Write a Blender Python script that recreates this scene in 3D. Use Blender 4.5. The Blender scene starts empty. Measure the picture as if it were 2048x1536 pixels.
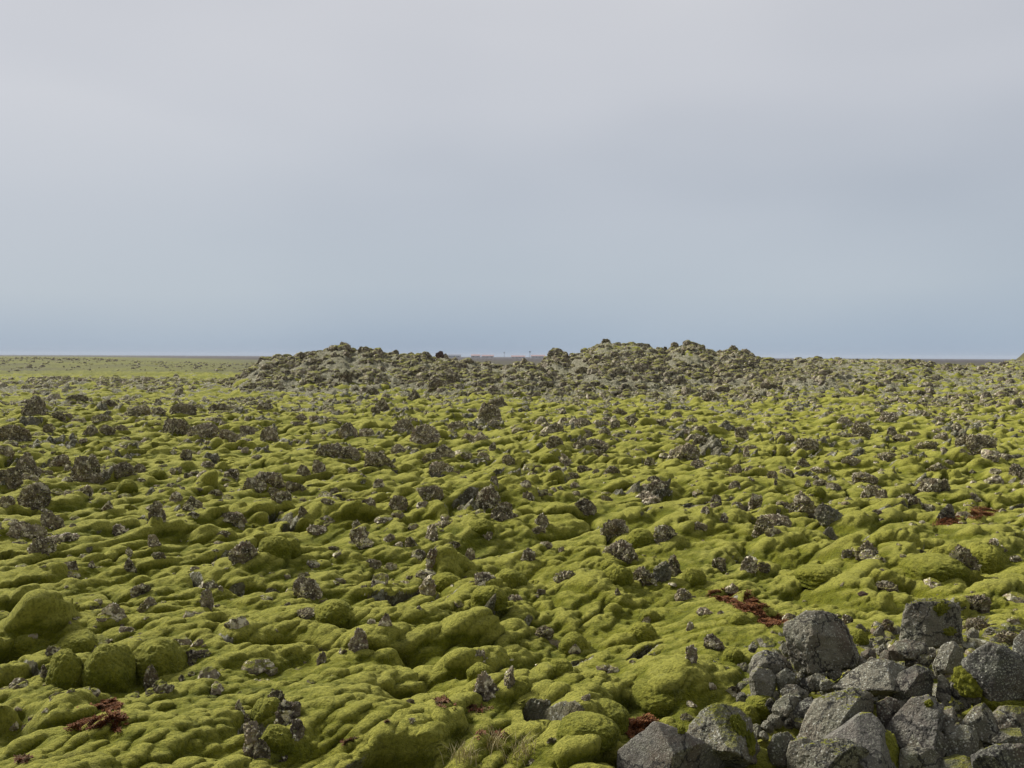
import bpy, math, random
import numpy as np
from mathutils import Matrix, Vector
random.seed(7)
RNG = np.random.default_rng(11)
C = bpy.context.scene.collection
R = math.radians

# ------------------------------------------------------------------ camera
CAM_H = 3.0
F_PX = 2010.0                       # focal length in pixels of the 2048 wide photograph
scn = bpy.context.scene
cd = bpy.data.cameras.new('camera'); cam = bpy.data.objects.new('camera', cd); C.objects.link(cam)
cd.sensor_width = 36.0; cd.lens = 36.0 * F_PX / 2048.0
cd.clip_start = 0.05; cd.clip_end = 20000
PITCH, ROLL = -1.56, 0.25
Rm = Matrix.Rotation(R(90 + PITCH), 3, 'X') @ Matrix.Rotation(R(ROLL), 3, 'Z')
cam.matrix_world = Matrix.Translation((0, 0, CAM_H)) @ Rm.to_4x4()
scn.camera = cam
scn.view_settings.view_transform = 'Standard'; scn.view_settings.look = 'None'
scn.view_settings.gamma = 1.0; scn.view_settings.exposure = 0.35
scn.cycles.use_denoising = True
scn.cycles.max_bounces = 5; scn.cycles.diffuse_bounces = 3; scn.cycles.glossy_bounces = 2

# ------------------------------------------------------------------ sky and sun
SUN_EL, SUN_AZ = 35.0, -52.0        # azimuth from the view direction (+Y), negative is left
world = bpy.data.worlds.new('World'); scn.world = world; world.use_nodes = True
wt = world.node_tree; wt.nodes.clear()
def N(nt, kind, **kw):
    n = nt.nodes.new(kind)
    for k, v in kw.items():
        if k in n.inputs: n.inputs[k].default_value = v
        else: setattr(n, k, v)
    return n
def ramp(nt, stops, fac=None, interp='LINEAR'):
    n = nt.nodes.new('ShaderNodeValToRGB'); n.color_ramp.interpolation = interp
    e = n.color_ramp.elements
    while len(e) > 1: e.remove(e[-1])
    e[0].position, e[0].color = stops[0][0], (*stops[0][1], 1)
    for p, c in stops[1:]:
        q = e.new(p); q.color = (*c, 1)
    if fac is not None: nt.links.new(fac, n.inputs['Fac'])
    return n
def s2l(r, g, b):
    f = lambda c: (c / 255 / 12.92) if c <= 10 else ((c / 255 + .055) / 1.055) ** 2.4
    return (f(r), f(g), f(b))
def mixc(nt, fac, a, b, blend='MIX'):
    m = nt.nodes.new('ShaderNodeMix'); m.data_type = 'RGBA'; m.blend_type = blend
    for sock, v in ((m.inputs[0], fac), (m.inputs[6], a), (m.inputs[7], b)):
        if hasattr(v, 'is_output'): nt.links.new(v, sock)
        elif isinstance(v, (int, float)): sock.default_value = v
        else: sock.default_value = (*v, 1)
    return m.outputs[2]
def math_n(nt, op, a, b=None, c=None, clamp=False):
    m = nt.nodes.new('ShaderNodeMath'); m.operation = op; m.use_clamp = clamp
    for i, v in enumerate((a, b, c)):
        if v is None: continue
        if hasattr(v, 'is_output'): nt.links.new(v, m.inputs[i])
        else: m.inputs[i].default_value = v
    return m.outputs[0]

sky = N(wt, 'ShaderNodeTexSky', sky_type='NISHITA', sun_disc=False, sun_elevation=R(SUN_EL), sun_rotation=R(SUN_AZ), air_density=1.0, dust_density=2.0)
skyc = mixc(wt, 1.0, sky.outputs[0], (0.10, 0.10, 0.10), 'MULTIPLY')
tc = N(wt, 'ShaderNodeTexCoord'); sx = N(wt, 'ShaderNodeSeparateXYZ')
wt.links.new(tc.outputs['Generated'], sx.inputs[0])
mp = N(wt, 'ShaderNodeMapping'); mp.inputs['Scale'].default_value = (1.1, 1.1, 3.2); mp.inputs['Location'].default_value = (0.3, 0.1, 0.35)
wt.links.new(tc.outputs['Generated'], mp.inputs[0])
cn = N(wt, 'ShaderNodeTexNoise', Scale=1.5, Detail=2.5, Roughness=0.45); wt.links.new(mp.outputs[0], cn.inputs['Vector'])
el = math_n(wt, 'ADD', sx.outputs['Z'], math_n(wt, 'MULTIPLY', math_n(wt, 'SUBTRACT', cn.outputs[0], 0.5), 0.10))
# a sheet of stratus: bluer and darker low down, paler and warmer high up
cl = ramp(wt, [(0.0, s2l(156, 174, 195)), (0.028, s2l(168, 184, 201)), (0.075, s2l(184, 195, 206)), (0.15, s2l(191, 198, 208)),
               (0.24, s2l(205, 208, 215)), (0.34, s2l(212, 213, 218)), (0.7, s2l(220, 220, 223)), (1.0, s2l(223, 222, 225))], el)
band = ramp(wt, [(0.30, (0.84, 0.855, 0.88)), (0.50, (0.95, 0.955, 0.965)), (0.62, (1.0, 1.0, 1.0))], cn.outputs[0])
clc = mixc(wt, 1.0, cl.outputs[0], band.outputs[0], 'MULTIPLY')
# unseen sky behind the viewer dimmed to darken near faces, bright towards the sun
away = ramp(wt, [(0.0, (0.56, 0.57, 0.60)), (0.42, (0.66, 0.67, 0.69)), (0.66, (1.0, 1.0, 1.0))], math_n(wt, 'ADD', math_n(wt, 'MULTIPLY', sx.outputs['Y'], 0.5), 0.5))
skymix = mixc(wt, 1.0, mixc(wt, 0.96, skyc, clc), away.outputs[0], 'MULTIPLY')
bg = N(wt, 'ShaderNodeBackground', Strength=0.775); wt.links.new(skymix, bg.inputs['Color'])
wo = N(wt, 'ShaderNodeOutputWorld'); wt.links.new(bg.outputs[0], wo.inputs['Surface'])

sl = bpy.data.lights.new('sun', 'SUN'); sl.energy = 5.0; sl.angle = R(11); sl.color = (1.0, 0.965, 0.90)
sun = bpy.data.objects.new('sun', sl); C.objects.link(sun)
sd = Vector((math.sin(R(SUN_AZ)) * math.cos(R(SUN_EL)), math.cos(R(SUN_AZ)) * math.cos(R(SUN_EL)), math.sin(R(SUN_EL))))
sun.rotation_euler = sd.to_track_quat('Z', 'Y').to_euler(); sun.location = sd * 30

# ------------------------------------------------------------------ noise in numpy
def _h(ix, iy, iz, s):
    a = (ix.astype(np.int64) * 374761393 + iy.astype(np.int64) * 668265263 + iz * 2147483647 + s * 974711) & 0xffffffff
    a = ((a ^ (a >> 13)) * 1274126177) & 0xffffffff
    a = ((a ^ (a >> 15)) * 2246822519) & 0xffffffff
    return (a ^ (a >> 16)) & 0xffffffff
_ang = np.arange(256) / 256 * 2 * np.pi
_gx, _gy = np.cos(_ang).astype(np.float32), np.sin(_ang).astype(np.float32)
def perlin(x, y, s=0):
    fx, fy = np.floor(x), np.floor(y); ix, iy = fx.astype(np.int64), fy.astype(np.int64)
    x, y = (x - fx).astype(np.float32), (y - fy).astype(np.float32)
    u, v = x * x * x * (x * (x * 6 - 15) + 10), y * y * y * (y * (y * 6 - 15) + 10)
    def g(a, b):
        k = _h(ix + a, iy + b, 0, s) & 255
        return _gx[k] * (x - a) + _gy[k] * (y - b)
    n0 = g(0, 0); n0 = n0 + u * (g(1, 0) - n0)
    n1 = g(0, 1); n1 = n1 + u * (g(1, 1) - n1)
    return 1.5 * (n0 + v * (n1 - n0))
def billow(x, y, s=0, e=0.10):
    p = perlin(x, y, s); return (np.sqrt(p * p + e * e) - e) * 1.45
def folds(x, y, s=0):
    p = perlin(x, y, s); return 0.5 - (np.sqrt(p * p + 0.004) - .063) * 1.3
_g3 = RNG.normal(size=(256, 3)); _g3 /= np.linalg.norm(_g3, axis=1)[:, None]
def perlin3(p, s=0):
    f = np.floor(p); i = f.astype(np.int64); q = p - f
    w = q * q * q * (q * (q * 6 - 15) + 10); out = 0
    for a in (0, 1):
        for b in (0, 1):
            for c in (0, 1):
                k = _h(i[:, 0] + a, i[:, 1] + b, i[:, 2] + c, s) & 255
                d = (_g3[k] * (q - (a, b, c))).sum(1)
                out = out + d * (w[:, 0] if a else 1 - w[:, 0]) * (w[:, 1] if b else 1 - w[:, 1]) * (w[:, 2] if c else 1 - w[:, 2])
    return out * 1.6
def domes(x, y, cell, s, prob, rmin, rmax, power=0.5):
    """rounded cushions scattered one to a cell: returns dome height 0..R (metres)"""
    gx, gy = x / cell, y / cell
    ix, iy = np.floor(gx).astype(np.int64), np.floor(gy).astype(np.int64); out = np.zeros_like(x)
    for a in (-1, 0, 1):
        for b in (-1, 0, 1):
            cx, cy = ix + a, iy + b; h = _h(cx, cy, 0, s); h2 = _h(cx, cy, 1, s + 5)
            px = (cx + 0.1 + 0.8 * (h & 1023) / 1023.0) * cell; py = (cy + 0.1 + 0.8 * ((h >> 10) & 1023) / 1023.0) * cell
            rr = rmin + (rmax - rmin) * ((h2 & 1023) / 1023.0); on = ((h2 >> 10) & 1023) / 1023.0 < prob
            an = ((h2 >> 20) & 255) / 255.0 * np.pi; ca, sa = np.cos(an), np.sin(an)
            dx, dy = x - px, y - py; ux, uy = (dx * ca + dy * sa), (-dx * sa + dy * ca) * 1.35
            q = 1 - (ux * ux + uy * uy) / (rr * rr)
            out = np.maximum(out, np.where(on & (q > 0), np.maximum(q, 0) ** power * rr, 0))
    return out
def sstep(a, b, x):
    t = np.clip((x - a) / (b - a), 0, 1); return t * t * (3 - 2 * t)

# ------------------------------------------------------------------ the lie of the land
# crest lines of the two rubble ridges: bearing (as photo column) against photo row of the skyline
LEFT = [(400, 800), (450, 775), (470, 750), (505, 735), (525, 718), (560, 716), (600, 712), (620, 707), (645, 703), (668, 697), (690, 694), (700, 704),
        (725, 700), (765, 706), (800, 710), (860, 714), (885, 712), (925, 718), (960, 725), (1000, 730), (1030, 728), (1048, 724), (1060, 726), (1090, 736), (1140, 770), (1200, 800)]
RIGHT = [(1000, 800), (1050, 745), (1075, 722), (1100, 706), (1112, 698), (1125, 699), (1137, 708), (1150, 705), (1180, 695), (1200, 684), (1215, 681),
         (1235, 686), (1260, 685), (1290, 689), (1320, 695), (1332, 699), (1350, 690), (1375, 685), (1395, 688), (1415, 696), (1430, 701), (1450, 703), (1470, 698),
         (1490, 703), (1505, 708), (1525, 718), (1560, 722), (1600, 724), (1700, 735), (1800, 770)]
def horizon(u): return 713.5 + (u - 1024) * 0.0044
def crest(u, prof, d):
    xs, ys = zip(*prof); yy = np.interp(u, xs, ys)
    return CAM_H + (horizon(u) - yy - 9) * d / F_PX
def bump_d(d, a, m, b): return sstep(a, m, d) * (1 - sstep(m + 1, b, d))
def heap(x, y): return np.exp(-(((x - 4.0) / 2.5) ** 2 + ((y - 8.5) / 2.1) ** 2) ** 2)
def macro(x, y):
    d = np.hypot(x, y); ys = np.where(y > 1, y, 1.0); u = np.where(y > 1, 1024 + F_PX * x / ys, np.where(x > 0, 4000.0, -2000.0))
    u = np.clip(u, -3000, 5000)
    z = 0.38 * perlin(x / 17, y / 17, 3) + 0.26 * perlin(x / 7.3, y / 7.3, 4) * sstep(3, 9, d)
    z = z * (1 - 0.75 * sstep(120, 300, d))
    wob = perlin(x / 11, y / 11, 8) * 3.0
    zl = np.maximum(crest(u, LEFT, 88.0), 0) * bump_d(d + wob, 66, 88, 112) * sstep(380, 500, u) * (1 - sstep(1080, 1180, u))
    zr = np.maximum(crest(u, RIGHT, 100.0), 0) * bump_d(d + wob, 72, 100, 128) * sstep(1000, 1100, u) * (1 - sstep(1620, 1780, u))
    fr = 2.55 * sstep(48, 112, d) * (1 - sstep(114, 160, d)) * sstep(1420, 1620, u) * (1 - 0.22 * sstep(1820, 1880, u) * (1 - sstep(1960, 2020, u)))
    fr2 = 5.0 * sstep(120, 190, d) * (1 - sstep(200, 260, d)) * sstep(1975, 2080, u)
    fl = 0.55 * bump_d(d, 70, 96, 120) * (1 - sstep(430, 560, u))
    flf = 1.6 * sstep(190, 330, d) * (1 - sstep(700, 1500, d)) * (1 - sstep(120, 420, u))
    z = np.maximum.reduce([z + fl + flf, zl + z * 0.25, zr + z * 0.25, fr + z * 0.35, fr2 + z * 0.2])
    # the heap of boulders beside the camera
    z = z + 0.42 * heap(x, y)
    return z
def rockiness(x, y):
    """how much bare lava shows, 0..1"""
    d = np.hypot(x, y); ys = np.where(y > 1, y, 1.0); u = np.clip(np.where(y > 1, 1024 + F_PX * x / ys, 4000), -3000, 5000)
    r = 0.13 + 0.12 * sstep(10, 20, d) + 0.12 * sstep(18, 34, d) + 0.08 * sstep(35, 60, d)
    r = r + 0.02 * (1 - sstep(200, 600, u)) * sstep(12, 20, d) * (1 - sstep(60, 90, d))
    ridge = bump_d(d, 62, 82, 118) * sstep(430, 520, u) * (1 - sstep(1560, 1760, u))
    r = r + 0.40 * ridge + 0.17 * sstep(60, 80, d) * (1 - sstep(125, 160, d)) * sstep(1480, 1620, u)
    r = r + 0.16 * bump_d(d, 70, 92, 112) * (1 - sstep(420, 520, u))
    r = np.where(d > 150, 0.18, r)
    return r

# ------------------------------------------------------------------ ground grid (finer near the viewpoint)
def arr_ang():
    core = np.linspace(-38, 38, 1180); side = np.linspace(38, 322, 150)[1:-1]
    return np.radians(np.concatenate([core, side]))
def arr_rad():
    r = [0.5]
    while r[-1] < 9000:
        q = r[-1]; k = 1.03 if q < 3 else 1.010 if q < 5.5 else 1.0029 if q < 100 else 1.005 if q < 160 else 1.04
        r.append(q * k)
    return np.array(r)
ANG, RAD = arr_ang(), arr_rad()
NA, NR = len(ANG), len(RAD)
AA, RR = np.meshgrid(ANG, RAD)
GX, GY = RR * np.sin(AA), RR * np.cos(AA)
SP = np.maximum(RR * 0.0013, RR * 0.0013)       # grid spacing
def fade(wave): return np.clip((wave / SP - 2.5) / 3.0, 0, 1)
Z0 = macro(GX, GY)

def cam_dirs(px, py):
    v = np.stack([(np.asarray(px, float) - 1024) / F_PX, -(np.asarray(py, float) - 768) / F_PX, -np.ones(np.shape(px))], -1)
    return v @ np.array(Rm).T
def interp_grid(G, x, y):
    a = np.arctan2(x, y); a = np.where(a < ANG[0], a + 2 * np.pi, a); r = np.hypot(x, y)
    fa = np.interp(a, ANG, np.arange(NA)); fr = np.interp(r, RAD, np.arange(NR))
    i0 = np.clip(fa.astype(int), 0, NA - 2); j0 = np.clip(fr.astype(int), 0, NR - 2); s = fa - i0; t = fr - j0
    return (G[j0, i0] * (1 - s) * (1 - t) + G[j0, i0 + 1] * s * (1 - t) + G[j0 + 1, i0] * (1 - s) * t + G[j0 + 1, i0 + 1] * s * t)
TT = np.exp(np.linspace(math.log(4.0), math.log(3000.0), 2600))
def hit(G, px, py):
    """where the line of sight through a photo pixel meets the ground"""
    px, py = np.atleast_1d(px).astype(float), np.atleast_1d(py).astype(float)
    d = cam_dirs(px, py); P = np.array([0, 0, CAM_H]) + d[:, None, :] * TT[None, :, None]
    g = interp_grid(G, P[..., 0].ravel(), P[..., 1].ravel()).reshape(P.shape[:2])
    under = P[..., 2] < g; k = np.where(under.any(1), under.argmax(1), len(TT) - 1)
    q = P[np.arange(len(px)), k]; q[:, 2] = g[np.arange(len(px)), k]
    return q

# ------------------------------------------------------------------ moss relief
print('relief')
w1 = perlin(GX / 2.9, GY / 2.9, 21) * 0.75; w2 = perlin(GX / 2.9, GY / 2.9, 22) * 0.75
X2, Y2 = GX + w1 + 0.25 * perlin(GX / .8, GY / .8, 23), GY + w2 + 0.25 * perlin(GX / .8, GY / .8, 24)
m = sstep(-0.35, 0.35, perlin(GX / 3.3, GY / 3.3, 41)); m2 = sstep(-.3, .4, perlin(GX / 1.5, GY / 1.5, 42))
A1, B1 = (X2 * .50 + Y2 * .866), (X2 * .866 - Y2 * .50)              # the lava ran away from the viewer and to the right
FA, FB = (GX * .50 + GY * .866), (GX * .866 - GY * .50)
rel = 0.15 * billow(A1 / 3.0, B1 / 1.8, 31) + 0.17 * perlin(A1 / 2.2, B1 / 1.25, 30)
rel += 0.05 + (0.07 + 0.10 * m) * billow(A1 / 1.3, B1 / 0.72, 32) + 0.085 * perlin(FA / 0.9, FB / .55, 29)
rel += (0.01 + 0.04 * m2) * billow(A1 / 0.60, B1 / 0.36, 33) * fade(0.36)
fa = FA / 0.55 + w1 + .5 * perlin(GX / .6, GY / .6, 28); fb = FB / 0.22 + w2
rel += (0.030 + .045 * m) * (folds(fa, fb, 38) - .25) * fade(0.2)
rel += 0.030 * perlin(GX / 0.24 + w1, GY / 0.24 + w2, 34) * fade(0.21)
rel += 0.026 * (folds(FA / 0.22 + w2, FB / 0.10 + w1, 35) - .25) * fade(0.10)
rel += 0.017 * perlin(GX / 0.095, GY / 0.085, 37) * fade(0.085)
rel += 0.011 * perlin(GX / 0.045, GY / 0.045, 27) * fade(0.045)
cush = domes(X2 * .6 + GX * .4, Y2 * .6 + GY * .4, 1.1, 51, 0.30, 0.18, 0.48, .85)
rel += 0.50 * cush * m
cush2 = domes(GX + w1 * .5, GY + w2 * .5, 0.5, 52, 0.25, 0.09, 0.22, 1.0)
rel += 0.45 * cush2 * fade(0.3)
ch = perlin(A1 / 1.9, B1 / 1.1, 39)                                   # clefts
rel -= 0.24 * np.exp(-(ch / 0.085) ** 2) * sstep(0.0, 0.35, perlin(GX / 1.7, GY / 1.7, 40)) * fade(.3)
pit = domes(X2, Y2, 1.30, 53, 0.55, 0.14, 0.38, 0.7)
rel -= 1.7 * pit
CREST = None
near_calm = 1 - 0.10 * (1 - sstep(8, 20, RR))
rel *= near_calm * (1 - 0.55 * sstep(130, 260, RR))

# hollows seen in the photograph (column, row, width)
PITS = [(45, 1217, 70), (28, 1318, 50), (266, 1226, 34), (435, 1278, 36), (374, 1316, 36), (272, 1362, 40), (686, 1292, 40), (598, 1230, 34), (527, 1242, 26), (662, 1325, 34),
        (890, 1408, 60), (728, 1456, 48), (512, 1452, 40), (506, 1500, 60), (1036, 1315, 40), (1062, 1268, 40), (1290, 1288, 50), (1356, 1338, 60), (1166, 1404, 60),
        (1322, 1440, 60), (1250, 1440, 44), (1872, 1118, 60), (1820, 1070, 44), (160, 895, 46), (235, 958, 56), (310, 985, 40), (1262, 1132, 40), (1340, 1168, 60), (1965, 1150, 70),
        (960, 1330, 40), (1020, 1390, 40), (1716, 1300, 34), (1792, 1272, 30), (980, 1190, 40), (592, 985, 36), (565, 1108, 44)]
pp = hit(Z0, [p[0] for p in PITS], [p[1] for p in PITS])
for (u, v, w), q in zip(PITS, pp):
    D = math.hypot(q[0], q[1]); r = w * 0.6 * D / F_PX
    k = np.searchsorted(RAD, [D - 3 * r, D + 3 * r]); s = slice(max(k[0], 0), k[1])
    ex = ((GX[s] - q[0]) / r) ** 2 + ((GY[s] - q[1]) / (r * 0.9)) ** 2
    rel[s] -= np.exp(-ex ** 1.3) * r * 1.25
# broad swells of moss seen in the foreground (column, row of the centre, width, lift)
SWELLS = [(780, 1330, 330, .22), (690, 1400, 220, .16), (250, 1500, 380, .18), (900, 1500, 360, .22), (1160, 1500, 260, .12), (380, 1180, 260, .06), (1330, 1400, 170, .30), (1440, 1270, 220, .28),
          (1180, 1190, 190, .16), (880, 1160, 110, .25), (1920, 1090, 260, .25), (1800, 1120, 200, .18), (150, 1230, 170, .03), (620, 1500, 180, .15), (980, 1440, 150, .2), (1080, 1400, 120, .15),
          (560, 1270, 200, .10), (1600, 1120, 220, .12), (1090, 1520, 190, .16), (60, 1480, 220, .12), (50, 1185, 130, -.16), (0, 1200, 110, -.12)]
pp = hit(Z0, [p[0] for p in SWELLS], [p[1] for p in SWELLS])
for (u, v, w, lift), q in zip(SWELLS, pp):
    D = math.hypot(q[0], q[1]); r = w * 0.5 * D / F_PX
    ex = ((GX - q[0]) / r) ** 2 + ((GY - q[1]) / (r * 1.3)) ** 2
    rel += np.exp(-np.minimum(ex, 30)) * lift * 0.9

# pale hair points on crowns, green folds; light and shade painted in by relief
def box(a, n, ax):
    c = np.cumsum(np.concatenate([np.repeat(a.take([0], ax), n, ax), a, np.repeat(a.take([-1], ax), n, ax)], ax), ax)
    return (np.take(c, range(2 * n, c.shape[ax]), ax) - np.take(c, range(0, c.shape[ax] - 2 * n), ax)) / (2 * n)
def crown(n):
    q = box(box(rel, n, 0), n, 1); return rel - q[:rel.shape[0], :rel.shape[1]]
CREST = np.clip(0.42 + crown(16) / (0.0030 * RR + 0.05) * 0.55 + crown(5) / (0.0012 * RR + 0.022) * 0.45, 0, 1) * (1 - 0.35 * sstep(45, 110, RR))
# bare lava breaking through the moss
rk = rockiness(GX, GY)
nr = 0.5 + 0.5 * (0.62 * perlin(GX / 1.7 + w1, GY / 1.7, 61) + 0.45 * perlin(GX / 0.62, GY / 0.62, 62) + 0.30 * perlin(GX / 0.24, GY / 0.24, 63) * fade(.24))
nr = np.clip(nr, 0, 1)
ROCK = sstep(0.0, 0.10, nr - (1.04 - rk * 0.95))
jag = 0.24 * billow(GX / 0.30, GY / 0.30, 64, .02) + 0.17 * billow(GX / 0.12, GY / 0.12, 65, .02) * fade(.12) + 0.30 * np.maximum(perlin(GX / .7, GY / .7, 66), 0)
rel += ROCK * (jag - 0.02) * (0.85 - 0.35 * sstep(50, 90, RR))
HEAP = heap(GX, GY); rel = rel * (1 - 0.66 * HEAP)
Z = Z0 + rel
Z -= 0.02

# bulge the relief outwards a little so that cushions overhang
dzdr = np.gradient(Z, axis=0) / np.gradient(RR, axis=0)
dzda = np.gradient(Z, axis=1) / (np.gradient(AA, axis=1) * RR)
for _ in range(2):
    dzdr = (np.roll(dzdr, 1, 0) + dzdr + np.roll(dzdr, -1, 0)) / 3; dzda = (np.roll(dzda, 1, 1) + dzda + np.roll(dzda, -1, 1)) / 3
k = 0.05 * (1 - ROCK) * sstep(2, 6, RR) * (1 - sstep(60, 100, RR))
bl = np.clip(rel, 0, 0.6)
br = np.clip(-dzdr, -1.2, 1.2) * k * (0.3 + 1.6 * bl); ba = np.clip(-dzda, -1.2, 1.2) * k * (0.3 + 1.6 * bl)
LEAN = (rel - 0.12) * sstep(2, 5, RR) * (1 - sstep(45, 75, RR)) * (1 - .6 * HEAP)
LX, LY = 0.42, -0.42                                                  # crowns lean towards the near right and shade the hollows
NX = GX + br * np.sin(AA) + ba * np.cos(AA) + LX * LEAN; NY = GY + br * np.cos(AA) - ba * np.sin(AA) + LY * LEAN
steep = np.hypot(dzdr, dzda)
ROCKC = np.clip(np.maximum(ROCK, sstep(0.9, 1.7, steep - 0.5 * (1 - sstep(10, 20, RR)) + 0.9 * perlin(GX / .35, GY / .35, 67)) * sstep(-.1, .35, perlin(GX / 1.3, GY / 1.3, 68)) * 0.9), 0, 1)
STONY = HEAP
ROCKC = np.clip(np.maximum(ROCKC, sstep(0.90, 1.15, STONY + 0.45 * perlin(GX / .4, GY / .4, 69))), 0, 1)

# height of the leaning surface above a given spot, for setting things on it
kk = int(np.searchsorted(RAD, 80.0)); qx, qy = GX[:kk].copy(), GY[:kk].copy()
for _ in range(4):
    lv = interp_grid(LEAN, qx.ravel(), qy.ravel()).reshape(qx.shape); qx = GX[:kk] - LX * lv; qy = GY[:kk] - LY * lv
ZE = Z.copy(); ZE[:kk] = interp_grid(Z, qx.ravel(), qy.ravel()).reshape(qx.shape)
# ------------------------------------------------------------------ helpers that make objects
def mesh_np(name, verts, faces, smooth=True, attrs=None):
    me = bpy.data.meshes.new(name); nv, nf = len(verts), len(faces); k = faces.shape[1]
    me.vertices.add(nv); me.vertices.foreach_set('co', np.ascontiguousarray(verts, dtype=np.float32).ravel())
    me.loops.add(nf * k); me.loops.foreach_set('vertex_index', np.ascontiguousarray(faces, dtype=np.int32).ravel())
    me.polygons.add(nf); me.polygons.foreach_set('loop_start', np.arange(0, nf * k, k, dtype=np.int32))
    me.update(calc_edges=True)
    me.polygons.foreach_set('use_smooth', np.full(nf, smooth))
    for n, a in (attrs or {}).items():
        at = me.attributes.new(n, 'FLOAT', 'POINT'); at.data.foreach_set('value', np.ascontiguousarray(a, dtype=np.float32).ravel())
    return me
def link(name, me, mat, parent=None, loc=(0, 0, 0), label=None, cat=None, group=None, kind=None):
    o = bpy.data.objects.new(name, me); C.objects.link(o); o.location = loc
    if mat and not me.materials: me.materials.append(mat)
    if parent is not None: o.parent = parent
    if label: o['label'] = label
    if cat: o['category'] = cat
    if group: o['group'] = group
    if kind: o['kind'] = kind
    return o
def empty(name, loc, label, cat, group=None):
    o = bpy.data.objects.new(name, None); C.objects.link(o); o.location = loc; o['label'] = label; o['category'] = cat
    if group: o['group'] = group
    return o
_ico = {}
def ico(n):
    if n in _ico: return _ico[n]
    t = (1 + 5 ** .5) / 2
    v = np.array([(-1, t, 0), (1, t, 0), (-1, -t, 0), (1, -t, 0), (0, -1, t), (0, 1, t), (0, -1, -t), (0, 1, -t), (t, 0, -1), (t, 0, 1), (-t, 0, -1), (-t, 0, 1)], float)
    f = np.array([(0, 11, 5), (0, 5, 1), (0, 1, 7), (0, 7, 10), (0, 10, 11), (1, 5, 9), (5, 11, 4), (11, 10, 2), (10, 7, 6), (7, 1, 8), (3, 9, 4), (3, 4, 2), (3, 2, 6), (3, 6, 8), (3, 8, 9), (4, 9, 5), (2, 4, 11), (6, 2, 10), (8, 6, 7), (9, 8, 1)])
    v /= np.linalg.norm(v, axis=1)[:, None]
    for _ in range(n):
        e = np.sort(np.concatenate([f[:, [0, 1]], f[:, [1, 2]], f[:, [2, 0]]]), axis=1)
        ue, inv = np.unique(e, axis=0, return_inverse=True); inv = inv.ravel()
        mid = v[ue].mean(1); mid /= np.linalg.norm(mid, axis=1)[:, None]
        a, b, c = (len(v) + inv[i * len(f):(i + 1) * len(f)] for i in range(3)); v = np.concatenate([v, mid])
        f = np.concatenate([np.stack(x, 1) for x in ((f[:, 0], a, c), (f[:, 1], b, a), (f[:, 2], c, b), (a, b, c))])
    _ico[n] = (v, f); return _ico[n]

# ------------------------------------------------------------------ materials
def bsdf(mat):
    nt = mat.node_tree; nt.nodes.clear(); b = nt.nodes.new('ShaderNodeBsdfPrincipled'); o = nt.nodes.new('ShaderNodeOutputMaterial')
    nt.links.new(b.outputs[0], o.inputs['Surface']); return nt, b
def noise(nt, vec, scale, detail=3, rough=.55, dist=0):
    n = N(nt, 'ShaderNodeTexNoise', Scale=scale, Detail=detail, Roughness=rough, Distortion=dist); nt.links.new(vec, n.inputs['Vector']); return n.outputs[0]
def moss_color(nt, vec, crest=None):
    """living woolly moss: straw-grey hair points where dry, yellow green, deep green; crest also paints in light and shade"""
    n1 = noise(nt, vec, 0.55, 4, .6, .3); n2 = noise(nt, vec, 4.2, 4, .6, .5); n3 = noise(nt, vec, 34, 3, .6)
    base = ramp(nt, [(0.32, (0.054, 0.066, 0.001)), (0.44, (0.103, 0.112, 0.002)), (0.56, (0.152, 0.153, 0.005)), (0.70, (0.190, 0.178, 0.018))],
                math_n(nt, 'ADD', math_n(nt, 'MULTIPLY', n1, 0.45), math_n(nt, 'MULTIPLY', n2, 0.55))).outputs[0]
    pale = mixc(nt, n1, (0.365, 0.345, 0.072), (0.285, 0.276, 0.036))
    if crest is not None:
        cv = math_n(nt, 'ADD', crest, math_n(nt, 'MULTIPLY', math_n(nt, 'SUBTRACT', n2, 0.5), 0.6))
        base = mixc(nt, ramp(nt, [(0.30, (0, 0, 0)), (0.90, (.9, .9, .9))], cv).outputs[0], base, pale)  # lit crowns and shaded folds painted into the colour along with the hair tint
    else: base = mixc(nt, 0.3, base, pale)
    dead = ramp(nt, [(0.60, (0, 0, 0)), (0.74, (0.5, 0.5, 0.5))], noise(nt, vec, 1.1, 5, .7, .8)).outputs[0]
    base = mixc(nt, dead, base, (0.130, 0.112, 0.034))
    grey = ramp(nt, [(0.62, (0, 0, 0)), (0.72, (0.35, 0.35, 0.35))], noise(nt, vec, 2.7, 5, .75, .3)).outputs[0]
    base = mixc(nt, grey, base, (0.200, 0.205, 0.085))
    tuft = ramp(nt, [(0.32, (0.55, 0.58, 0.50)), (0.50, (1.0, 1.0, 1.0)), (0.68, (1.30, 1.27, 1.3))], n3).outputs[0]
    return mixc(nt, 1.0, base, tuft, 'MULTIPLY')
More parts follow.
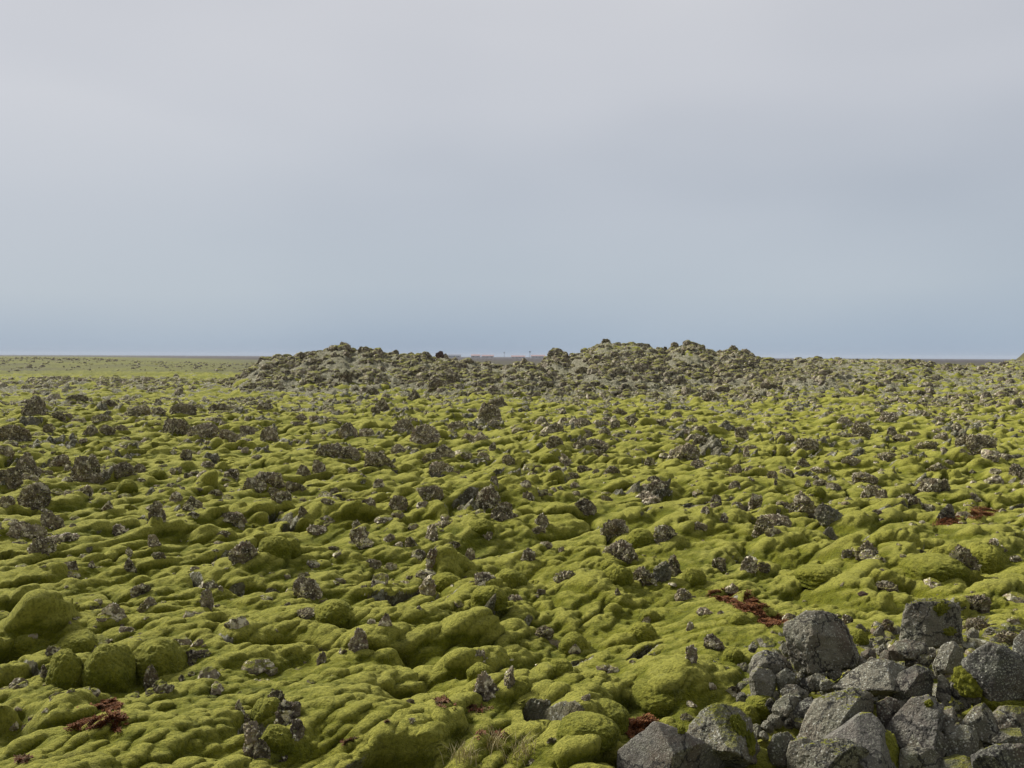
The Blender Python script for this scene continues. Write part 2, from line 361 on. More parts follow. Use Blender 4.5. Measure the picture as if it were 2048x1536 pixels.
def rock_color(nt, vec, tint=None, k=1.0):
    a = noise(nt, vec, 2.2 * k, 5, .65, .4); b = noise(nt, vec, 11 * k, 4, .65); c = noise(nt, vec, 38 * k, 3, .6)
    base = ramp(nt, [(0.36, (0.020, 0.016, 0.013)), (0.46, (0.078, 0.067, 0.052)), (0.55, (0.155, 0.134, 0.102)), (0.66, (0.260, 0.230, 0.175))],
                math_n(nt, 'ADD', math_n(nt, 'MULTIPLY', a, 0.5), math_n(nt, 'MULTIPLY', b, 0.5))).outputs[0]
    rust = ramp(nt, [(0.56, (0, 0, 0)), (0.70, (0.6, 0.6, 0.6))], noise(nt, vec, 3.3 * k, 3)).outputs[0]
    base = mixc(nt, rust, base, (0.115, 0.078, 0.055))
    # pale crustose lichen
    vo = N(nt, 'ShaderNodeTexVoronoi', Scale=26 * k, Randomness=1.0); nt.links.new(vec, vo.inputs['Vector'])
    sp = ramp(nt, [(0.0, (1, 1, 1)), (0.22, (1, 1, 1)), (0.36, (0, 0, 0))], vo.outputs['Distance']).outputs[0]
    lm = ramp(nt, [(0.38, (0, 0, 0)), (0.54, (1, 1, 1))], noise(nt, vec, 6 * k, 4, .7)).outputs[0]
    li = ramp(nt, [(0.60, (0, 0, 0)), (0.68, (1, 1, 1))], c).outputs[0]
    bl = ramp(nt, [(0.55, (0, 0, 0)), (0.61, (1, 1, 1))], noise(nt, vec, 9.5 * k, 3, .6)).outputs[0]
    msk = mixc(nt, 1.0, mixc(nt, 1.0, sp, lm, 'MULTIPLY'), mixc(nt, 0.7, (0, 0, 0), li), 'ADD')
    lich = ramp(nt, [(0.3, (0.20, 0.21, 0.13)), (0.6, (0.33, 0.32, 0.25)), (0.75, (0.72, 0.71, 0.64))], vo.outputs['Color']).outputs[0]
    base = mixc(nt, mixc(nt, 1.0, bl, (.8, .8, .8), 'MULTIPLY'), base, (0.46, 0.44, 0.36))
    return mixc(nt, mixc(nt, 1.0, msk, (.85, .85, .85), 'MULTIPLY'), base, lich)
def up_mask(nt, lo, hi, nz, amt=0.6):
    g = N(nt, 'ShaderNodeNewGeometry'); s = N(nt, 'ShaderNodeSeparateXYZ'); nt.links.new(g.outputs['Normal'], s.inputs[0])
    v = math_n(nt, 'ADD', s.outputs['Z'], math_n(nt, 'MULTIPLY', math_n(nt, 'SUBTRACT', nz, 0.5), amt))
    return ramp(nt, [(lo, (0, 0, 0)), (hi, (1, 1, 1))], v).outputs[0]
def bump(nt, b, h, strength, dist):
    n = N(nt, 'ShaderNodeBump', Strength=strength, Distance=dist); nt.links.new(h, n.inputs['Height']); nt.links.new(n.outputs[0], b.inputs['Normal'])

def mk_ground():
    m = bpy.data.materials.new('moss_and_lava'); m.use_nodes = True; nt, b = bsdf(m)
    tc = N(nt, 'ShaderNodeTexCoord'); v = tc.outputs['Object']
    at = N(nt, 'ShaderNodeAttribute', attribute_name='rock'); af = N(nt, 'ShaderNodeAttribute', attribute_name='brown')
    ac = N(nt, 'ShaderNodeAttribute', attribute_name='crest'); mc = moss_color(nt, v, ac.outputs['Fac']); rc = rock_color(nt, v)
    # olive and brown plants mottling the moss
    br = ramp(nt, [(0.60, (0, 0, 0)), (0.74, (0.65, 0.65, 0.65))], noise(nt, v, 1.9, 5, .7, .6)).outputs[0]
    mc = mixc(nt, br, mc, (0.085, 0.085, 0.026))
    rm = ramp(nt, [(0.42, (0, 0, 0)), (0.60, (1, 1, 1))], math_n(nt, 'ADD', at.outputs['Fac'], math_n(nt, 'MULTIPLY', math_n(nt, 'SUBTRACT', noise(nt, v, 9, 4, .7), 0.5), 0.9))).outputs[0]
    col = mixc(nt, rm, mc, rc)
    heath = ramp(nt, [(0.35, (0.044, 0.038, 0.040)), (0.65, (0.078, 0.066, 0.056))], noise(nt, v, 0.03, 5, .7)).outputs[0]
    col = mixc(nt, af.outputs['Fac'], col, heath)
    nt.links.new(math_n(nt, 'MULTIPLY', math_n(nt, 'SUBTRACT', 1.0, af.outputs['Fac'], clamp=True), 0.2), b.inputs['Sheen Weight'])
    nt.links.new(col, b.inputs['Base Color']); b.inputs['Roughness'].default_value = 0.95; b.inputs['Specular IOR Level'].default_value = 0.12
    b.inputs['Sheen Roughness'].default_value = 0.5; b.inputs['Sheen Tint'].default_value = (0.86, 0.9, 0.25, 1)
    h = math_n(nt, 'ADD', math_n(nt, 'MULTIPLY', noise(nt, v, 12, 4, .65, .4), 0.6), math_n(nt, 'MULTIPLY', noise(nt, v, 55, 4, .7), 0.5))
    bump(nt, b, h, 1.0, 0.09); return m
def mk_moss(name='woolly_moss', mul=(1, 1, 1)):
    m = bpy.data.materials.new(name); m.use_nodes = True; nt, b = bsdf(m)
    g = N(nt, 'ShaderNodeNewGeometry'); v = g.outputs['Position']
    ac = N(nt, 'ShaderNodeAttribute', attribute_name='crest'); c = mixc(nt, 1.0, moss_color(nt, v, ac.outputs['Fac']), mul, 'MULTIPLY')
    nt.links.new(c, b.inputs['Base Color']); b.inputs['Roughness'].default_value = 0.95; b.inputs['Specular IOR Level'].default_value = 0.12
    b.inputs['Sheen Weight'].default_value = 0.2; b.inputs['Sheen Roughness'].default_value = 0.5; b.inputs['Sheen Tint'].default_value = (0.86, 0.9, 0.25, 1)
    h = math_n(nt, 'ADD', math_n(nt, 'MULTIPLY', noise(nt, v, 12, 4, .65, .4), 0.6), math_n(nt, 'MULTIPLY', noise(nt, v, 55, 4, .7), 0.5))
    bump(nt, b, h, 1.0, 0.09); return m
def mk_lava(name, mossy=(0.72, 0.95), dark=1.0, k=1.0):
    m = bpy.data.materials.new(name); m.use_nodes = True; nt, b = bsdf(m)
    g = N(nt, 'ShaderNodeNewGeometry'); v = g.outputs['Position']
    rc = mixc(nt, 1.0, rock_color(nt, v, k=k), (dark * 1.06, dark, dark * .90), 'MULTIPLY')
    mm = up_mask(nt, mossy[0], mossy[1], noise(nt, v, 2.6, 4, .7), 1.1)
    nt.links.new(mixc(nt, mm, rc, moss_color(nt, v)), b.inputs['Base Color'])
    b.inputs['Roughness'].default_value = 0.92; b.inputs['Specular IOR Level'].default_value = 0.2
    h = math_n(nt, 'ADD', math_n(nt, 'MULTIPLY', noise(nt, v, 16, 5, .7), 0.7), math_n(nt, 'MULTIPLY', noise(nt, v, 60, 3, .6), 0.3))
    bump(nt, b, h, 1.0, 0.06); return m
def mk_boulder(name, base=((0.082, 0.074, 0.052), (0.212, 0.192, 0.140), (0.340, 0.312, 0.226)), lich=1.0, mossy=(0.97, 1.1)):
    m = bpy.data.materials.new(name); m.use_nodes = True; nt, b = bsdf(m)
    g = N(nt, 'ShaderNodeNewGeometry'); v = g.outputs['Position']
    n = math_n(nt, 'ADD', math_n(nt, 'MULTIPLY', noise(nt, v, 2.6, 5, .65), 0.55), math_n(nt, 'MULTIPLY', noise(nt, v, 17, 4, .7), 0.45))
    c = ramp(nt, [(0.33, base[0]), (0.50, base[1]), (0.68, base[2])], n).outputs[0]
    rust = ramp(nt, [(0.48, (0, 0, 0)), (0.62, (0.7, 0.7, 0.7))], noise(nt, v, 1.9, 4, .6)).outputs[0]
    c = mixc(nt, rust, c, (0.150, 0.112, 0.078))
    green = ramp(nt, [(0.50, (0, 0, 0)), (0.70, (0.5 * lich,) * 3)], noise(nt, v, 3.7, 4, .7)).outputs[0]
    c = mixc(nt, green, c, (0.185, 0.200, 0.125))
    for sc, th, col in ((52, .36, (0.42, 0.42, 0.32)), (95, .40, (0.31, 0.31, 0.24)), (33, .26, (0.56, 0.55, 0.47))):
        vo = N(nt, 'ShaderNodeTexVoronoi', Scale=sc, Randomness=1.0); nt.links.new(v, vo.inputs['Vector'])
        sp = ramp(nt, [(0.0, (1, 1, 1)), (th * .7, (1, 1, 1)), (th, (0, 0, 0))], vo.outputs['Distance']).outputs[0]
        lm = ramp(nt, [(0.44, (0, 0, 0)), (0.54, (lich * .95,) * 3)], noise(nt, v, sc * .06, 5, .7)).outputs[0]
        c = mixc(nt, mixc(nt, 1.0, sp, lm, 'MULTIPLY'), c, col)
    dk = ramp(nt, [(0.62, (0, 0, 0)), (0.70, (0.7, 0.7, 0.7))], noise(nt, v, 30, 2, .5)).outputs[0]
    c = mixc(nt, dk, c, (0.03, 0.03, 0.028))
    ck = N(nt, 'ShaderNodeTexVoronoi', Scale=2.1, Randomness=1.0, feature='DISTANCE_TO_EDGE'); wv = nt.nodes.new('ShaderNodeVectorMath'); wv.operation = 'MULTIPLY_ADD'
    nv = N(nt, 'ShaderNodeTexNoise', Scale=3.0, Detail=4, Roughness=.7); nt.links.new(v, nv.inputs['Vector']); nt.links.new(nv.outputs['Color'], wv.inputs[0]); wv.inputs[1].default_value = (.5, .5, .5); nt.links.new(v, wv.inputs[2]); nt.links.new(wv.outputs[0], ck.inputs['Vector'])
    crk = ramp(nt, [(0.0, (1, 1, 1)), (0.012, (1, 1, 1)), (0.03, (0, 0, 0))], ck.outputs['Distance']).outputs[0]
    c = mixc(nt, mixc(nt, 1.0, crk, (.8, .8, .8), 'MULTIPLY'), c, (0.022, 0.020, 0.018))
    mm = up_mask(nt, mossy[0], mossy[1], noise(nt, v, 2.2, 4, .7), 1.0)
    c = mixc(nt, mm, c, moss_color(nt, v))
    nt.links.new(c, b.inputs['Base Color']); b.inputs['Roughness'].default_value = 0.88; b.inputs['Specular IOR Level'].default_value = 0.3
    h = math_n(nt, 'ADD', math_n(nt, 'MULTIPLY', noise(nt, v, 16, 6, .75), 0.7), math_n(nt, 'MULTIPLY', noise(nt, v, 90, 3, .6), 0.3))
    bump(nt, b, h, 1.0, 0.07); return m
def mk_flat(name, c0, c1, sc=8.0, rough=.8):
    m = bpy.data.materials.new(name); m.use_nodes = True; nt, b = bsdf(m)
    g = N(nt, 'ShaderNodeNewGeometry')
    nt.links.new(ramp(nt, [(0.35, c0), (0.65, c1)], noise(nt, g.outputs['Position'], sc, 4, .6)).outputs[0], b.inputs['Base Color'])
    b.inputs['Roughness'].default_value = rough; return m
M_GROUND = mk_ground(); M_MOSS = mk_moss()
M_LAVA = mk_lava('lichened_lava', (0.62, 0.92), 1.6); M_LAVA_D = mk_lava('dark_lava', (0.66, 0.95), 1.35); M_RUDDY = mk_flat('ruddy_lava', (0.060, 0.034, 0.026), (0.125, 0.072, 0.052), 6)
M_LAVA_P = mk_lava('pale_lichened_lava', (0.95, 1.15), 1.9); M_RIDGE = mk_lava('ridge_lava', (0.60, 1.02), 1.15, 0.45)
M_BOULD = mk_boulder('grey_basalt'); M_BOULD_S = mk_boulder('smooth_basalt', ((0.120, 0.108, 0.092), (0.185, 0.170, 0.145), (0.245, 0.226, 0.190)), 0.5)
M_BOULD_M = mk_boulder('mossy_basalt', mossy=(0.62, 0.95)); M_BOULD_D = mk_boulder('dark_basalt', ((0.045, 0.042, 0.036), (0.105, 0.098, 0.082), (0.175, 0.165, 0.135)), 0.9)
M_RED = mk_flat('red_heath', (0.10, 0.034, 0.008), (0.25, 0.090, 0.018), 30, .9)
M_RUST = mk_flat('rusty_stems', (0.085, 0.060, 0.014), (0.19, 0.055, 0.020), 22, .9)
M_STRAW = mk_flat('dry_grass', (0.30, 0.24, 0.10), (0.42, 0.36, 0.17), 20, .8)

# ------------------------------------------------------------------ ground
print('ground mesh')
idx = np.arange(NR * NA).reshape(NR, NA)
nxt = np.roll(idx, -1, axis=1)
F = np.stack([idx[:-1].ravel(), nxt[:-1].ravel(), nxt[1:].ravel(), idx[1:].ravel()], 1)
U = np.clip(np.where(GY > 1, 1024 + F_PX * GX / np.where(GY > 1, GY, 1), 4000), -3000, 5000)
BROWN = sstep(150, 190, RR) * sstep(250, 620, U) + sstep(500, 1500, RR)
BROWN = np.clip(BROWN * (0.9 + 0.25 * perlin(GX / 90, GY / 25, 70)) - sstep(.2, .6, perlin(GX / 200, GY / 30, 71)) * 0.4 * (RR < 800), 0, 1)
BROWN = np.maximum(BROWN, 0.45 * sstep(125, 200, RR) * (1 + .8 * perlin(GX / 14, GY / 30, 72)))
BROWN = np.where((RR > 190) & (RR < 270) & (U > 1960), BROWN * 0.5, BROWN)
V = np.stack([NX.ravel(), NY.ravel(), Z.ravel()], 1)
# close the small hole under the viewpoint
V = np.vstack([V, [[0, 0, Z[0].mean()]]]); cen = len(V) - 1
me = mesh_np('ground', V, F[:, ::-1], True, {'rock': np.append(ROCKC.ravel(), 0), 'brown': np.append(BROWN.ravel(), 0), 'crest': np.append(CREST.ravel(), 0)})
link('ground', me, M_GROUND, kind='structure', label='rolling lava field under thick yellow green woolly moss')
del F, V

# ------------------------------------------------------------------ rocks
def lava_shape(n, seed, jagged=1.0, planes=9, dims=(1, 1, 1)):
    """craggy block: cut planes, then clotted relief measured in real proportions so that flat blocks do not look stretched"""
    v, f = ico(n); r = np.random.default_rng(seed); dm = np.array(dims, float) / max(dims)
    nrm = r.normal(size=(planes, 3)); nrm /= np.linalg.norm(nrm, axis=1)[:, None]; dd = r.uniform(0.62, 1.0, planes)
    dots = v @ nrm.T; rad = np.where(dots > 1e-3, dd / np.maximum(dots, 1e-3), 9).min(1); rad = np.minimum(rad, 1.2)
    p = v * rad[:, None] * dm; o = r.uniform(-50, 50, 3); g = v / dm; g /= np.linalg.norm(g, axis=1)[:, None]; k = float(dm.min()) ** .4
    amp = jagged * k * (0.26 * (0.42 - np.abs(perlin3(p * 2.3 + o, seed)) * 1.5) + (0.17 * (0.35 - np.abs(perlin3(p * 5.1 + o, seed + 1)) * 1.5) if n > 1 else 0)
                        + (0.10 * perlin3(p * 10 + o, seed + 2) if n > 2 else 0) + (0.045 * perlin3(p * 21 + o, seed + 3) if n > 3 else 0) + (0.02 * perlin3(p * 40 + o, seed + 4) if n > 4 else 0))
    p = p + g * amp[:, None]; sk = 1 + 0.10 * np.clip(-p[:, 2:] / dm[2], -0.6, 1); p[:, :2] *= sk
    return p, f
def fit(v, w, h, dep, sink=0.35):
    lo, hi = v.min(0), v.max(0); v = (v - (lo + hi) / 2) / (hi - lo)          # unit box
    v = v * (w, dep, h * (1 + sink)); v[:, 2] += h * (1 + sink) / 2 - h * sink
    return v

# individual outcrops: (column, row of the foot, width, height, tone)  tone: p pale, d dark, . ordinary, r ruddy
L = '''82 1167 16 14 p;278 1192 40 24 d;292 1224 42 30 .;222 1247 48 34 p;411 1214 28 38 .;441 1188 11 14 p;467 1274 22 28 p;250 1264 28 9 p;100 1312 22 20 .;87 1357 16 26 d;
303 1378 36 50 d;388 1330 56 28 d;362 1364 12 14 d;197 1376 44 13 p;90 1432 18 12 .;500 1514 40 72 p;486 1462 28 40 .;478 1430 22 28 p;522 1516 34 40 d;612 1198 60 48 p;618 1236 66 16 .;677 1167 28 10 .;727 1192 30 22 .;
854 1190 36 44 p;830 1191 22 14 d;972 1174 50 28 p;1022 1201 24 12 p;769 1253 30 28 p;742 1249 18 10 .;835 1233 18 16 d;715 1300 42 46 p;642 1329 22 28 p;550 1286 20 8 .;
826 1297 18 7 d;957 1337 50 38 d;975 1404 74 64 p;1020 1387 26 48 d;552 1415 42 36 d;572 1456 54 56 p;592 1486 34 46 p;558 1526 34 26 p;820 1409 20 10 .;823 1466 26 12 p;
1081 1191 22 14 d;1032 1201 28 12 p;1236 1193 14 18 .;1368 1202 36 26 p;1466 1189 30 22 p;1311 1231 10 8 .;1294 1247 20 16 .;1089 1277 40 26 d;1150 1308 26 22 d;
1381 1263 18 20 p;1430 1299 42 32 p;1384 1328 26 40 p;1412 1230 36 12 p;1442 1229 14 8 .;1078 1386 14 10 p;1172 1406 20 18 p;1114 1346 14 14 .;1424 1379 22 13 p;1472 1397 36 22 d;
1384 1416 24 12 p;1375 1441 28 13 .;1104 1491 22 14 d;1060 1532 34 12 d;62 830 46 40 d;115 839 24 16 d;22 884 58 34 .;94 866 20 18 .;178 873 30 22 .;212 871 30 20 d;
240 866 24 14 .;200 843 40 16 .;270 831 50 22 .;218 816 26 14 .;150 801 40 12 .;315 831 26 12 p;362 827 52 22 .;435 823 42 18 .;350 873 56 34 .;402 877 62 30 .;
454 884 38 26 .;493 871 32 22 d;46 957 50 52 d;14 980 44 44 .;8 926 30 28 .;62 1020 60 54 d;115 936 40 26 .;165 964 62 56 .;232 961 60 38 d;277 946 26 20 .;165 986 32 16 .;
370 921 24 24 .;412 936 30 14 p;460 956 32 18 p;506 977 50 24 .;350 947 24 12 .;375 956 18 10 .;101 1060 44 36 .;28 1058 32 16 .;45 1078 70 26 .;114 1087 70 17 p;
80 1114 50 34 .;10 1014 30 22 .;212 1021 22 20 .;310 1048 36 42 d;350 1004 26 20 p;381 1022 42 30 .;386 1041 26 14 d;462 1053 56 26 .;235 1072 36 24 p;307 1101 26 26 p;
315 1119 28 14 d;136 1140 32 16 d;180 1139 14 14 p;257 1113 14 18 .;258 1144 26 28 d;445 1087 28 12 .;482 1128 58 46 .;430 991 30 12 .;764 822 32 30 .;750 828 20 14 d;
975 844 56 44 .;996 816 50 26 .;527 821 36 16 .;600 842 28 16 .;695 874 42 32 .;732 873 32 18 p;537 884 38 30 .;807 867 52 32 .;848 892 66 46 p;915 862 44 18 .;
936 881 34 16 .;960 881 28 20 p;992 857 38 16 .;797 906 34 20 .;890 914 40 28 .;658 914 62 32 .;697 920 46 28 .;757 937 66 36 .;862 934 42 20 .;880 950 56 26 p;
985 901 16 20 d;975 923 14 10 .;1017 932 28 24 .;607 957 32 26 d;637 957 28 30 .;533 972 66 26 .;588 985 38 24 d;705 946 22 12 p;667 988 22 14 .;757 978 24 22 p;
860 1002 56 30 .;545 994 32 20 .;560 1019 42 28 .;975 1018 56 54 .;988 980 20 30 .;1003 1042 50 42 .;795 1024 42 36 .;742 1022 18 24 .;922 1021 18 12 .;852 1016 22 12 p;
655 1013 32 14 .;625 1031 26 10 p;650 1049 54 20 d;605 1061 22 28 d;632 1071 42 22 p;713 1056 20 18 .;733 1041 28 24 .;717 1082 42 30 .;720 1096 52 18 .;778 1083 26 18 .;
822 1094 28 22 .;798 1093 16 10 p;862 1080 28 36 p;890 1056 52 18 .;822 1057 14 10 .;970 1082 32 22 p;902 1096 38 12 d;940 1120 24 26 d;866 1147 32 48 .;745 1140 36 20 .;
782 1139 24 14 d;625 1133 22 12 p;667 1101 30 8 .;607 1154 24 10 .;1110 894 38 24 .;1110 864 42 20 .;1088 873 22 12 .;1165 854 42 20 d;1172 873 30 16 .;1165 899 40 22 .;
1196 902 50 24 d;1195 914 24 14 .;1130 932 28 28 p;1262 850 32 20 d;1240 828 32 14 d;1230 857 26 14 .;1210 869 26 12 .;1354 834 24 12 .;1320 852 30 14 .;1370 917 66 34 .;
1398 937 32 18 p;1300 932 22 18 d;1322 909 24 8 .;1168 944 28 14 d;1225 946 36 16 .;1194 949 20 10 .;1146 957 26 14 .;1110 953 28 12 p;1150 977 20 14 p;1120 981 16 10 .;
1057 1000 26 20 .;1052 976 24 18 .;1153 991 16 10 .;1308 967 28 16 d;1316 987 42 22 p;1298 1007 52 26 p;1215 1002 24 12 .;1172 1038 46 40 d;1083 1054 32 30 .;1075 1070 36 14 .;
1233 1074 64 38 .;1235 1117 74 40 .;1260 1134 36 38 d;1332 1083 52 34 .;1350 1153 34 46 .;1288 1170 62 38 .;1325 1167 40 46 m;1440 1142 30 28 .;1412 1031 20 16 p;
1398 1060 38 18 .;1434 1013 26 26 .;1512 1017 30 32 .;1477 1017 26 14 .;1470 976 24 16 p;1472 947 28 20 .;1494 914 14 24 p;1485 877 28 24 .;1404 867 26 14 .;1368 867 28 10 p;
1405 890 38 18 .;1530 1067 46 32 .;1449 1046 18 22 d;1500 1148 36 36 p;1526 1148 34 22 .;1057 1122 32 26 .;1123 1104 14 12 p;1090 1097 32 12 .;1131 1162 50 22 .;
1610 1031 58 46 .;1665 1049 62 42 m;1662 1080 32 28 m;1738 1116 46 36 .;1698 1118 26 18 d;1556 1054 64 26 p;1550 1072 36 14 .;1935 1146 62 50 .;1990 1094 17 15 p;2004 1102 24 10 p;
2036 1124 26 12 .;1895 1037 32 28 m;1935 1044 40 20 p;1820 1015 60 22 d;1856 1024 34 16 .;1950 1004 32 16 .;1756 1031 20 12 p;1745 994 38 26 .;1765 997 24 20 .;1735 964 50 20 .;
1868 984 50 28 .;1892 982 20 26 d;1880 954 42 16 .;1858 938 18 14 d;1900 932 20 10 .;1965 906 66 38 .;1930 898 30 26 .;1890 904 14 8 p;1925 922 22 14 .;1994 949 22 12 d;
1946 949 12 8 d;2039 958 32 30 .;1985 925 32 12 .;2016 923 32 14 d;1620 899 46 24 .;1572 883 38 18 .;1610 935 30 20 .;1648 948 30 14 .;1617 976 14 18 p;1641 972 26 14 .;
1670 982 30 14 .;1708 934 44 22 .;1727 873 40 34 .;1690 853 40 18 .;1780 845 38 22 p;1788 873 22 20 d;1806 880 34 12 .;1775 922 52 18 .;1812 920 20 8 d;1885 880 30 16 .;
1880 847 22 8 d;1916 864 30 14 .;1853 834 14 10 .;1690 874 28 10 .;1575 952 30 14 .;1552 978 8 14 d;1546 957 22 16 .;1857 898 42 16 .;1778 1184 42 20 d;1955 1227 62 36 d;
1962 1265 44 28 d;2020 1290 50 26 d;1730 1193 24 9 r;1686 1177 10 14 d;1626 1171 14 8 .;1580 1242 28 16 p;1696 1249 24 18 p;1755 1257 20 14 p;1777 1273 38 34 d;1723 1264 20 16 m;
688 698 26 16 p;724 704 18 11 .;747 704 16 11 .;790 706 16 12 .;879 714 18 18 r;892 716 14 14 p;1047 726 16 15 d;1108 700 14 9 .;1212 686 20 10 .;1375 690 18 10 .;1350 694 16 10 .;
1441 705 17 10 .;1467 702 22 13 .;1493 706 20 9 p;1295 690 14 7 .;1330 699 10 10 .;870 782 36 28 .;1425 800 38 20 .;828 800 30 24 .;905 770 34 24 .;690 765 30 26 .;1280 745 30 16 .;
1165 745 34 14 .;1360 770 32 20 .;1540 780 34 18 .;745 790 28 16 .;1090 775 34 14 .;985 790 30 18 .'''
rows = []
for t in L.replace('\n', '').split(';'):
    a = t.split()
    if len(a) == 5: rows.append((float(a[0]), float(a[1]), float(a[2]), float(a[3]), a[4]))
P = hit(ZE, [r[0] for r in rows], [min(r[1], 1532) for r in rows])
for r_, q in zip(rows, P):                       # stones on the skyline stand on the crests
    dc = 87.0 if r_[0] < 1070 else 99.0
    if r_[1] < 760 and math.hypot(q[0], q[1]) > 115:
        dd = cam_dirs([r_[0]], [r_[1]])[0]; t = dc / math.hypot(dd[0], dd[1]); q[:] = (dd[0] * t, dd[1] * t, CAM_H + dd[2] * t - .15)
lava = []
for i, ((u, v, w, h, tone), q) in enumerate(zip(rows, P)):
    D = math.hypot(q[0], q[1]); s = D / F_PX; px = w / 2.0                    # width on the scored picture
    n = 5 if px > 26 else 4 if px > 9 else 3
    W, H = w * s * 1.0, h * s * .90
    vv, ff = lava_shape(n, 1000 + i, 1.0 if px > 6 else .8, 8 + i % 5, (W, W * .8, H * 1.45))
    vv = fit(vv, W, H, max(W, H) * random.uniform(0.6, 0.9), 0.6)
    a = -math.atan2(q[0], q[1])                                              # keep its broad side as photographed
    mat = {'p': M_LAVA_P, 'd': M_LAVA_D, 'm': M_LAVA, '.': M_LAVA, 'r': M_RUDDY}[tone]
    if tone == 'm': mat = M_BOULD_M
    if v < 830 and tone == '.': mat = M_RIDGE
    o = link('lava_rock', mesh_np('lava_rock', vv, ff, px > 40), mat, loc=(q[0], q[1] + W * 0.25, q[2]))
    o.rotation_euler[2] = a
    lava.append([o, u, v, w, h, tone])

# ------------------------------------------------------------------ words for the outcrops
LAND = [(120, 1345, 'the round moss cushions at lower left'), (200, 1440, 'the big red patch at lower left'), (1500, 1205, 'the red patches behind the boulders'),
        (1640, 1300, 'the broad pointed boulder'), (1865, 1250, 'the upright mossy boulder'), (1350, 1500, 'the big split boulder'), (1945, 1035, 'the red patches on the far right'),
        (1236, 1100, 'the two stacked outcrops right of centre'), (975, 1380, 'the pale arched outcrop at lower centre'), (560, 1450, 'the crag on the lower edge'),
        (700, 700, 'the left rubble ridge'), (1300, 690, 'the right rubble ridge'), (55, 815, 'the dark cone rock at far left'), (980, 1000, 'the tall crag with a thin spire'),
        (1640, 1030, 'the two rounded outcrops at right'), (165, 950, 'the steep crag in the left field'), (1965, 890, 'the broad outcrop at far right'), (380, 870, 'the long low outcrop at left'),
        (680, 910, 'the twin broad outcrops left of centre'), (1370, 905, 'the brown outcrop right of centre'), (612, 1180, 'the pale arched rock left of centre'), (848, 880, 'the pale rocks centre left'),
        (1560, 820, 'the slope right of the ridges'), (1180, 890, 'the dark tilted outcrop mid field'), (480, 1110, 'the arched outcrop at left'), (975, 830, 'the crag below the saddle'), (1735, 1100, 'the knobbly rock above the boulders')]
ORD = ['nearest', 'second', 'third', 'fourth', 'fifth', 'sixth', 'seventh', 'eighth', 'ninth', 'tenth', 'eleventh', 'twelfth']
def describe(items, noun):
    buckets = {}
    for it in items:
        o, u, v, w, h, tone = it
        size = 'large' if w * h > 1500 else 'small' if w * h < 330 else ''
        shape = 'upright' if h > w * 1.12 else 'low flat' if h < w * 0.42 else 'blocky'
        col = {'p': 'pale lichened', 'd': 'dark', '.': 'grey', 'r': 'reddish', 'm': 'moss patched'}[tone]
        near = sorted(LAND, key=lambda l: math.hypot((l[0] - u), (l[1] - v) * 2.2))[:1][0]
        dx, dy = u - near[0], (v - near[1]) * 2.2
        rel_ = 'right of' if dx > abs(dy) else 'left of' if -dx > abs(dy) else 'in front of' if dy > 0 else 'behind'
        key = (' '.join(x for x in (size, shape, col) if x), rel_, near[2])
        buckets.setdefault(key, []).append((math.hypot(dx, dy), it[0]))
    for (adj, rel_, lm), L_ in buckets.items():
        L_.sort(key=lambda t: t[0])
        for k_, (_, o) in enumerate(L_):
            if len(L_) == 1: o['label'] = f'{adj} {noun} {rel_} {lm}'
            elif k_ == 0: o['label'] = f'nearest {adj} {noun} {rel_} {lm}'
            else: o['label'] = f'{ORD[min(k_, 11)]} {adj} {noun} {rel_} {lm}'
            if len(o['label'].split()) > 16: o['label'] = o['label'].replace(' nearest', '', 1).replace('blocky ', '').replace('moss patched', 'mossy')
            if len(o['label'].split()) > 16: o['label'] = o['label'].replace('the ', '', 1)
            o['category'] = 'rock'; o['group'] = 'lava outcrops standing out of the moss'
describe(lava, 'lava rock')

